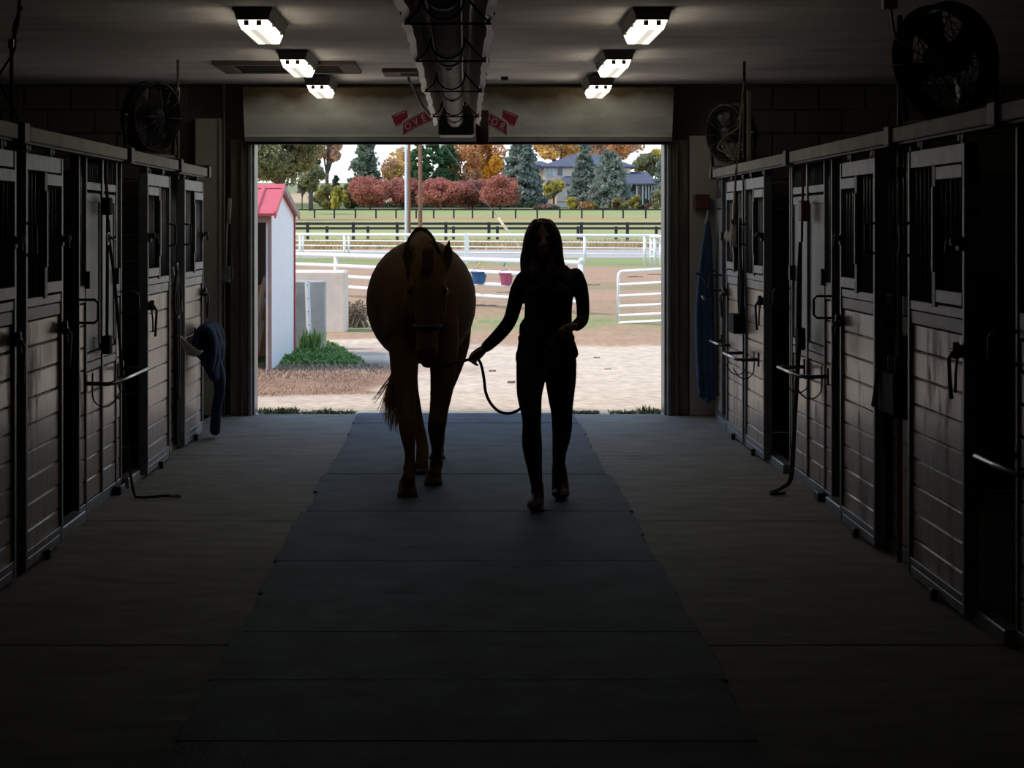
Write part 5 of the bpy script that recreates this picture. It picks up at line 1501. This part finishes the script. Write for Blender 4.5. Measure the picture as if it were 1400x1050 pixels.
FA = (P(330, 0, 98).x, 98); FB = (P(901, 0, 83.2).x, 83.2)
def frac(px, A_, B_):
    u = (px - VX) / F
    return (A_[0] - u * A_[1]) / (u * (B_[1] - A_[1]) - (B_[0] - A_[0]))
ff, a1, b1_ = fence('pipe_fence', 'far white pipe fence along the road, thin lower rails', FA, FB, [(1.25, .075), (.96, .03), (.72, .03), (.46, .03)],
                    [frac(q, FA, FB) for q in (410.5, 471, 799.5, 881.5)], .07, MT['white'])
g = G(); p = a1 + (b1_ - a1) * frac(638, FA, FB); g.box(p.x - .10, p.x + .10, p.y - .1, p.y + .1, -.1, 1.35, .01); g.build('post', MT['white'], ff)
for q in (414.5, 477):
    p = a1 + (b1_ - a1) * frac(q, FA, FB); G().cyl(p + Vector((0, 0, .3)), p + Vector((0, 0, 1.25)), .05, n=8).build('gate_upright', MT['white'], ff, smooth=True)
# the corner brace: ladder-like double post at the right end
lad, a2, b2_ = fence('fence_brace', 'white ladder-like corner brace at the right end of the far fence', (P(890, 0, 83).x, 83), (P(903, 0, 82).x, 82), [(1.22, .08)], [0, .42, 1], .065, MT['white'])
for zz in (.9, .62, .35):
    p0 = a2 + Vector((0, 0, zz)); p1 = a2 + (b2_ - a2) * .42 + Vector((0, 0, zz + .06)); G().tube([p0, p1], .05, 6).build('rung', MT['white'], lad, smooth=True)
G().tube([b2_ + Vector((-.2, 0, 1.22)), b2_ + Vector((2, -6, 1.25))], .07, 8).build('rail', MT['white'], lad, smooth=True)

M_dark = mat('black_fence', (.028, .028, .034), .7, var=.2)
def board_fence(name, label, Y, Xs, posts, tops, nrail, hp, hw=.07, top=1.4, group='dark board fences'):
    t = thing(name, label, 'fence', ((Xs[0] + Xs[1]) / 2, Y, tz(Y)), group=None)
    z = tz(Y)
    for hgt, th in tops:
        G().box(Xs[0], Xs[1], Y - .03, Y + .03, z + hgt - th, z + hgt, 0).build('rail', M_dark, t)
    for px in posts:
        x = P(px, 0, Y).x
        G().box(x - hw, x + hw, Y + .03, Y + .17, z - .1, z + top, .01).build('post', M_dark, t)
board_fence('board_fence', 'nearer dark board fence beyond the road, taller posts', 128, (-18, 15), [299, 362, 420.5, 483, 543, 609.5, 668.5, 732, 795, 858, 921], [(1.38, .17)], 1, 1.4, .10, 1.40)
board_fence('board_fence', 'second dark board fence just behind, shorter posts', 137, (-19, 16), [337, 393, 447, 503, 560, 620, 680, 736, 790.5, 842.5, 897.5], [(.87, .17)], 1, 1.2, .10, .92)
board_fence('wire_fence', 'far thin dark fence along the tree line', 246, (-34, 28), [374, 402, 430, 457, 486, 514, 541.5, 569, 593, 620.5, 646, 674, 705, 734.5, 765.5, 795.5, 824.5, 852, 883, 911], [(1.16, .15)], 1, 1.2, .10, 1.2)
g_ = thing('field_gate', 'white tubular gate in the yard at the right of the doorway', 'gate', (P(876, 0, 34.3).x, 34.3, 0))
Yg0, Yg1 = 34.0, 33.2
def gp(px, row, Y): return P(px, row, Y)
lft = 845.5; rt = 935
g = G(); g.ring([gp(lft, 441, Yg0), gp(lft, 380, Yg0), gp(lft + 1.0, 374, Yg0), gp(lft + 3.5, 371.5, Yg0), gp(lft + 8, 371, Yg0), gp(rt, 366.5, Yg1)], [.030] * 6, 10)
g.build('gate_frame', MT['white'], g_, smooth=True)
for r0, r1 in ((389.5, 384.5), (404.8, 400.5), (418.8, 415), (431.6, 427.5), (441.5, 437.3)):
    G().tube([gp(lft, r0, Yg0), gp(rt, r1, Yg1)], .026, 8).build('rail', MT['white'], g_, smooth=True)
G().cyl(gp(rt, 366, Yg1), gp(rt, 445, Yg1), .03, n=8).build('gate_upright', MT['white'], g_, smooth=True)

# ------------------------------------------------------------------ poles and the guy wire
M_pole = mat('creosote_pole', (.20, .095, .055), .85, var=.3, scale=3, stretch=(4, 4, .2))
M_pale = mat('pale_pole', (.62, .68, .74), .5, var=.04)
def pole(px, Y, r, m, label, name, hgt=11, row0=None, lean=0):
    x = P(px, 0, Y).x; z = tz(Y)
    t = thing(name, label, 'pole', (x, Y, z))
    G().ring([(x, Y, z - .2), (x, Y, z + .3), (x + lean, Y, z + hgt)], [r * 1.05, r, r * .8], 14).build('shaft', m, t, smooth=True)
    G().ball((x + lean, Y, z + hgt), r * .85, 10, 6).build('cap', m, t, smooth=True)
    return t
pole(555, 92.5, .062, M_pale, 'pale blue-white pole beyond the fence, left of the two brown poles', 'flag_pole', 10)
pole(559.3, 101, .085, M_pole, 'brown wooden pole just right of the pale pole', 'utility_pole', 10)
pole(574.5, 104, .115, M_pole, 'thicker brown wooden pole right of the pale pole', 'utility_pole', 11)
gw = thing('guy_wire', 'guy wire with a tan sleeve slanting down right of the brown poles', 'wire', (P(712, 340, 108).x, 108, tz(108)))
q0 = P(713, 341.5, 108); q1 = P(574.5, 153, 104.2); 
def gl(f): return q0 + (q1 - q0) * f
G().tube([q0, q1], .012, 6).build('wire', MT['rack'], gw, smooth=True)
M_sleeve = mat('tan_sleeve', (.92, .74, .44), .6)
G().ring([gl(.03), gl(.235)], [.075, .075], 8).build('sleeve', M_sleeve, gw, smooth=True)

# ------------------------------------------------------------------ trees, hedges
def leafmat(n, c, var=.3, sc_=.6):
    return translucent(mat('leaf_' + n, c, .8, var=var, scale=sc_, spec=.15), .45)
LM = {'olive': leafmat('olive', (.32, .32, .185)), 'orange': leafmat('orange', (.66, .36, .17)), 'tan': leafmat('tan', (.66, .47, .32)), 'yellow': leafmat('yellow', (.78, .56, .22)),
      'gold': leafmat('gold', (.80, .44, .06)), 'red': leafmat('red', (.54, .23, .18), .25), 'spruce': leafmat('spruce', (.22, .27, .20)), 'blue': leafmat('blue', (.28, .325, .28)),
      'green': leafmat('green', (.12, .22, .095)), 'lime': leafmat('lime', (.55, .48, .12)), 'bush': leafmat('bush', (.32, .29, .14)), 'dark': leafmat('dark', (.10, .13, .085)), 'rust': leafmat('rust', (.42, .25, .12)), 'brownp': leafmat('brownp', (.33, .20, .175))}
M_trunk = mat('bark', (.10, .08, .068), .9, var=.3); M_palet = mat('pale_bark', (.36, .28, .23), .9, var=.2)
def quads(nr, cen, size, rng):
    """nr leaf clumps (rhombs) at cen (n,3)"""
    n = len(cen)
    u = rng.normal(size=(n, 3)); u /= np.linalg.norm(u, axis=1)[:, None]
    v = rng.normal(size=(n, 3)); v -= (v * u).sum(1)[:, None] * u; v /= np.linalg.norm(v, axis=1)[:, None]
    s = size * rng.uniform(.5, 1.15, size=(n, 1))
    p = np.stack([cen + u * s, cen + v * s * .6, cen - u * s, cen - v * s * .6], 1).reshape(-1, 3)
    return p
def leaf_obj(name, p, m, parent):
    o = ORIG.get(parent.name, (0, 0, 0)) if parent else (0, 0, 0)
    me = bpy.data.meshes.new(name); n = len(p) // 4
    me.vertices.add(len(p)); me.vertices.foreach_set('co', (p - np.array(o)).astype(np.float32).ravel())
    me.loops.add(4 * n); me.loops.foreach_set('vertex_index', np.arange(4 * n, dtype=np.int32))
    me.polygons.add(n); me.polygons.foreach_set('loop_start', np.arange(0, 4 * n, 4, dtype=np.int32)); me.polygons.foreach_set('loop_total', np.full(n, 4, dtype=np.int32))
    me.update(); me.validate()
    ob = link(name, me, m, parent); ob['kind'] = 'stuff'
    return ob
TN = [0]
def broadleaf(name, label, cat, px, rowb, w, rowt, rowlow, Y, m, n=2600, leaf=.42, trunk=M_trunk, tr=.18, second=None, blobs=26, flat=.8, branch=6, depth=None):
    """crown between rows rowt..rowlow, w pixels wide; base at rowb"""
    TN[0] += 1
    rng = np.random.default_rng(100 + TN[0])
    s = Y / F; x = (px - VX) * s; zb = H + (VY - rowb) * s; zt = H + (VY - rowt) * s; zl = H + (VY - rowlow) * s
    t = thing(name, label, cat, (x, Y, zb))
    cz = (zt + zl) / 2; rz = (zt - zl) / 2; rx = w / 2 * s; ry = depth or min(rx, 4.5)
    d = rng.normal(size=(blobs, 3)); d /= np.linalg.norm(d, axis=1)[:, None]
    rad = rng.uniform(.45, .82, size=(blobs, 1))
    bc = np.array([x, Y, cz]) + d * rad * np.array([rx, ry, rz])
    k = rng.integers(0, blobs, size=n)
    off = rng.normal(size=(n, 3)); off /= np.linalg.norm(off, axis=1)[:, None]
    br = rng.uniform(.22, .36, size=(blobs, 1))
    cen = bc[k] + off * (rng.uniform(.5, 1, size=(n, 1)) ** .5) * br[k] * np.array([rx, ry, rz * flat + .15 * rx])
    if second:
        sel = rng.random(blobs)[k] < .35
        leaf_obj('foliage', quads(0, cen[~sel], leaf, rng), LM[m], t); leaf_obj('foliage', quads(0, cen[sel], leaf, rng), LM[second], t)
    else: leaf_obj('foliage', quads(0, cen, leaf, rng), LM[m], t)
    if tr > 0:
        g = G(); hgt = max(cz, zb + .4)
        g.ring([(x, Y, zb - .3), (x, Y, zb + (hgt - zb) * .4), (x + .1 * rx, Y, hgt)], [tr * 1.1, tr, tr * .5], 8)
        st = Vector((x, Y, zb + (hgt - zb) * .45))
        for i in range(branch):
            q = bc[i]; g.ring([st, (st + Vector(q)) / 2 + Vector((0, 0, .1 * rz)), q], [tr * .6, tr * .4, tr * .12], 6)
        g.build('trunk', trunk, t, smooth=True)
    return t
def conifer(name, label, px, rowb, w, rowt, rowlow, Y, m, n=4200, leaf=.34, trunk=M_trunk, tr=.2, power=.8, col=False):
    TN[0] += 1
    rng = np.random.default_rng(300 + TN[0])
    s = Y / F; x = (px - VX) * s; zb = H + (VY - rowb) * s; zt = H + (VY - rowt) * s; zl = H + (VY - rowlow) * s
    t = thing(name, label, 'tree', (x, Y, zb)); R = w / 2 * s
    nb = int(n / 28); P_ = []
    for i in range(nb):
        f = rng.random() ** 1.25                     # 0 low, 1 top
        z = zl + (zt - zl) * f
        r = R * ((1 - f) ** power + .03) * rng.uniform(.72, 1.05)
        if col: r = R * min(1, 3.2 * (1 - f) + .1) * min(1, .6 + f * 2) * rng.uniform(.7, 1)
        a = rng.uniform(0, 2 * math.pi)
        q = rng.uniform(.25, 1, size=(28, 1)) ** .6
        P_.append(np.array([[x, Y, z]]) + q * r * np.array([[math.cos(a), math.sin(a), 0]]) + np.concatenate([rng.normal(size=(28, 2)) * R * .07, (-.22 * q * r + .12 * (q ** 3) * r + rng.normal(size=(28, 1)) * R * .045)], 1))
    leaf_obj('foliage', quads(0, np.concatenate(P_), leaf, rng), LM[m], t)
    G().ring([(x, Y, zb - .3), (x, Y, zl), (x, Y, zt - .2)], [tr, tr * .9, .03], 8).build('trunk', trunk, t, smooth=True)
    return t
# left
broadleaf('willow_tree', 'big olive green tree on the left behind the red shed roof', 'tree', 383, 292, 128, 150, 262, 232, 'olive', 20000, .26, M_trunk, .5, 'bush', 70, .7, 12)
broadleaf('cottonwood_tree', 'pale orange tree top right of the big olive tree', 'tree', 447, 275, 44, 172, 226, 330, 'tan', 3400, .32, M_trunk, .3, 'orange', 14)
broadleaf('shade_tree', 'dark green lower tree under the big olive tree', 'tree', 425, 285, 46, 214, 262, 262, 'olive', 1900, .4, M_trunk, .3, 'dark', 18)
broadleaf('shrub', 'rust coloured shrub below the big olive tree', 'shrub', 413, 284, 16, 246, 266, 285, 'brownp', 400, .35, M_trunk, .08)
broadleaf('round_bush', 'yellow-green bush left of the red tree row', 'shrub', 447, 287, 42, 250, 288, 287, 'bush', 2600, .36, M_trunk, .1, 'lime', 20)
broadleaf('yellow_bush', 'bright yellow bush among the green bushes', 'shrub', 463, 287, 24, 254, 287, 284, 'lime', 1500, .32, M_trunk, .1, None, 14)
broadleaf('green_bush', 'dull green bush beside the first red tree', 'shrub', 477, 287, 32, 248, 288, 289, 'bush', 2300, .36, M_trunk, .1, 'olive', 18)
conifer('spruce_tree', 'small dark evergreen behind the yellow bush', 460, 280, 26, 238, 275, 310, 'dark', 1200, .35)
conifer('spruce_tree', 'green spruce standing against the sky behind the red trees', 500, 288, 58, 178, 268, 318, 'spruce', 6500, .42, M_trunk, .25, .8)
broadleaf('aspen_tree', 'thin pale yellow tree left of the brown poles', 'tree', 545, 285, 62, 203, 266, 322, 'yellow', 3200, .32, M_palet, .15, 'tan', 18)
for k, (px, rt) in enumerate(((572, 192), (592, 184), (612, 188))):
    conifer('arborvitae', f"{['left', 'middle', 'right'][k]} of the three tall green evergreens behind the brown poles", px, 286, 32, rt, 280, 306 + 2 * k, 'green', 4200, .42, M_trunk, .2, .6, True)
broadleaf('maple_tree', 'orange maple right of the green evergreens', 'tree', 636, 284, 60, 182, 264, 312, 'orange', 6500, .30, M_trunk, .2, 'rust', 24)
broadleaf('maple_tree', 'bright golden maple behind the row of red trees', 'tree', 668, 284, 60, 172, 258, 322, 'gold', 7500, .30, M_trunk, .22, 'orange', 26)
for k, (px, w_, rt) in enumerate(((506, 66, 241), (551, 70, 242), (602, 72, 241), (646, 70, 243), (684, 66, 239))):
    broadleaf('crabapple_tree', f"{['leftmost', 'second', 'middle', 'fourth', 'rightmost'][k]} of the five red leaved ornamental trees in a row", 'tree', px, 287, w_, rt, 284, 284 + (k % 2) * 3, 'red', 11000, .20, M_trunk if k != 2 else M_palet, .13, 'brownp' if k % 2 else None, 60, .85, 9)
hd = thing('hedge', 'low dark green hedge under the red trees', 'hedge', (-5, 296, tz(296)))
rng = np.random.default_rng(9)
n = 3500; s = 296 / F
cen = np.stack([(rng.uniform(485, 735, n) - VX) * s, 296 + rng.normal(size=n) * .6, H + (VY - rng.uniform(276, 287, n)) * s], 1)
leaf_obj('foliage', quads(0, cen, .32, rng), LM['dark'], hd)
conifer('spruce_tree', 'large blue spruce right of the red trees', 713, 287, 74, 178, 280, 300, 'blue', 10500, .40, M_palet, .22, .75)
conifer('spruce_tree', 'tall blue spruce in front of the house', 799, 288, 52, 192, 271, 292, 'blue', 6000, .36, M_palet, .2, .8)
conifer('pine_tree', 'broad grey-green pine in front of the house', 834, 288, 66, 207, 274, 288, 'blue', 7500, .30, M_palet, .2, .55)
broadleaf('ash_tree', 'small yellow-green tree at the left corner of the house', 'tree', 757, 284, 34, 245, 274, 293, 'lime', 1100, .32, M_trunk, .13, 'bush', 14)
broadleaf('cottonwood_tree', 'pale golden tree behind the house roof, left', 'tree', 764, 260, 92, 172, 226, 345, 'yellow', 6500, .36, M_trunk, .3, 'tan', 22)
broadleaf('cottonwood_tree', 'pale brown tree behind the house roof, right', 'tree', 832, 260, 100, 166, 228, 350, 'tan', 7500, .36, M_trunk, .35, 'orange', 28)
broadleaf('shade_tree', 'green and yellow tree right of the house', 'tree', 890, 285, 54, 202, 244, 318, 'olive', 5000, .30, M_trunk, .25, 'lime', 20)
conifer('spruce_tree', 'blue spruce at the right edge of the doorway', 905, 284, 34, 222, 268, 300, 'blue', 2200, .36)
for k, (px, w_, rt, m1, m2, lab) in enumerate(((783, 22, 270, 'lime', 'rust', 'yellow shrub at the foot of the tall spruce'), (806, 36, 274, 'rust', 'bush', 'rusty shrub between the two spruces'), (846, 34, 268, 'rust', 'bush', 'large rusty shrub right of the pine'),
                                            (868, 18, 265, 'lime', 'bush', 'bright yellow-green shrub before the porch columns'), (745, 40, 279, 'brownp', 'dark', 'low purplish shrub left of the house'), (880, 20, 273, 'brownp', 'dark', 'dark shrub below the porch columns'), (900, 26, 256, 'olive', 'bush', 'green shrub at the right end of the house'))):
    broadleaf('shrub', lab, 'shrub', px, 288, w_, rt, 288, 286 - .3 * k, m1, 1300, .28, M_trunk, .06, m2, 14)

# ------------------------------------------------------------------ the house
M_stucco = mat('cream_stucco', (.88, .72, .61), .9, var=.05); M_slate = mat('slate_roof', (.085, .095, .135), .8, var=.2, scale=2)
M_glass = mat('window_glass', (.10, .13, .15), .1); M_litglass = mat('lit_glass', (.50, .60, .66), .3); M_wtrim = mat('house_trim', (.80, .80, .80), .6)  # paler glass: the light on one bright window is put into its colour
hs = thing('house', 'cream two-storey house with dark slate roofs behind the spruces', 'house', (24, 305, tz(305)))
s = 305 / F
def hx(px): return (px - VX) * s
def hzz(row): return H + (VY - row) * s
def hip(x0, x1, y0, y1, ze, zt, ov, ins, name='roof'):
    g = G(); a = (x0 - ov, y0 - ov); b_ = (x1 + ov, y1 + ov); ym = (y0 + y1) / 2
    v = [(a[0], a[1], ze), (b_[0], a[1], ze), (b_[0], b_[1], ze), (a[0], b_[1], ze), (x0 + ins, ym, zt), (x1 - ins, ym, zt)]
    v += [(p[0], p[1], ze - .22) for p in v[:4]]
    g.add(v, [(0, 1, 5, 4), (1, 2, 5), (2, 3, 4, 5), (3, 0, 4), (6, 7, 1, 0), (7, 8, 2, 1), (8, 9, 3, 2), (9, 6, 0, 3), (9, 8, 7, 6)])
    return g.build(name, M_slate, hs)
G().box(hx(744), hx(862), 305, 314, 3.5, hzz(227)).build('wall', M_stucco, hs)
hip(hx(742), hx(866), 305, 314, hzz(227.5), hzz(209.5), .5, 5.0)
G().box(hx(731), hx(744), 308, 314, 3.5, hzz(226)).build('wall', M_stucco, hs); hip(hx(729), hx(752), 308, 314, hzz(225), hzz(218.5), .4, 1.0)
G().box(hx(760), hx(800), 302.5, 305, 3.5, hzz(253)).build('porch_wall', M_stucco, hs); hip(hx(758), hx(815), 302.5, 309, hzz(252), hzz(238), .4, 2.2, 'porch_roof')
G().box(hx(856), hx(894), 303.5, 309, 3.5, hzz(252)).build('wing_wall', M_slate, hs)
hip(hx(846), hx(895), 302, 309, hzz(251.5), hzz(234.5), .3, 1.2, 'wing_roof')
for px0, px1, r0, r1, mm in ((749.5, 756.5, 228.5, 240, M_litglass), (762.5, 769, 228.5, 240, M_glass)):
    wd = G().box(hx(px0) - .1, hx(px1) + .1, 304.9, 305.02, hzz(r1) - .1, hzz(r0) + .05).build('window_frame', M_wtrim, hs)
    G().box(hx(px0), hx((px0 + px1) / 2) - .03, 304.84, 304.92, hzz(r1), hzz(r0)).build('pane', mm, wd); G().box(hx((px0 + px1) / 2) + .03, hx(px1), 304.84, 304.92, hzz(r1), hzz(r0)).build('pane', mm, wd)
for k, px in enumerate((868.5, 876.5, 881, 885, 889, 893)):
    G().box(hx(px) - .11, hx(px) + .11, 302.3, 302.55, 3.5, hzz(252), .02).build('column', M_wtrim, hs)
for px0, px1 in ((870, 875), (878, 880), (882.5, 884), (886.5, 888)):
    G().box(hx(px0), hx(px1), 303.3, 303.5, hzz(269), hzz(254)).build('window', M_glass, hs)
G().box(hx(760), hx(790), 299, 299.4, 3.5, hzz(275)).build('garden_wall', M_wtrim, hs)
G().box(hx(759), hx(792), 298.8, 299.6, hzz(275.5), hzz(274.5)).build('wall_coping', M_stucco, hs)
fb_ = thing('distant_building', 'pale low building far behind the bushes on the left', 'building', (-72, 330, tz(330)))
G().box((420 - VX) * 330 / F, (432 - VX) * 330 / F, 330, 334, 4.5, H + (VY - 268) * 330 / F).build('wall', M_stucco, fb_)
G().prism([((418 - VX) * 330 / F, H + (VY - 268) * 330 / F), ((434 - VX) * 330 / F, H + (VY - 268) * 330 / F), ((426 - VX) * 330 / F, H + (VY - 264) * 330 / F)], 329.5, 334.5, 'y').build('roof', M_wtrim, fb_)
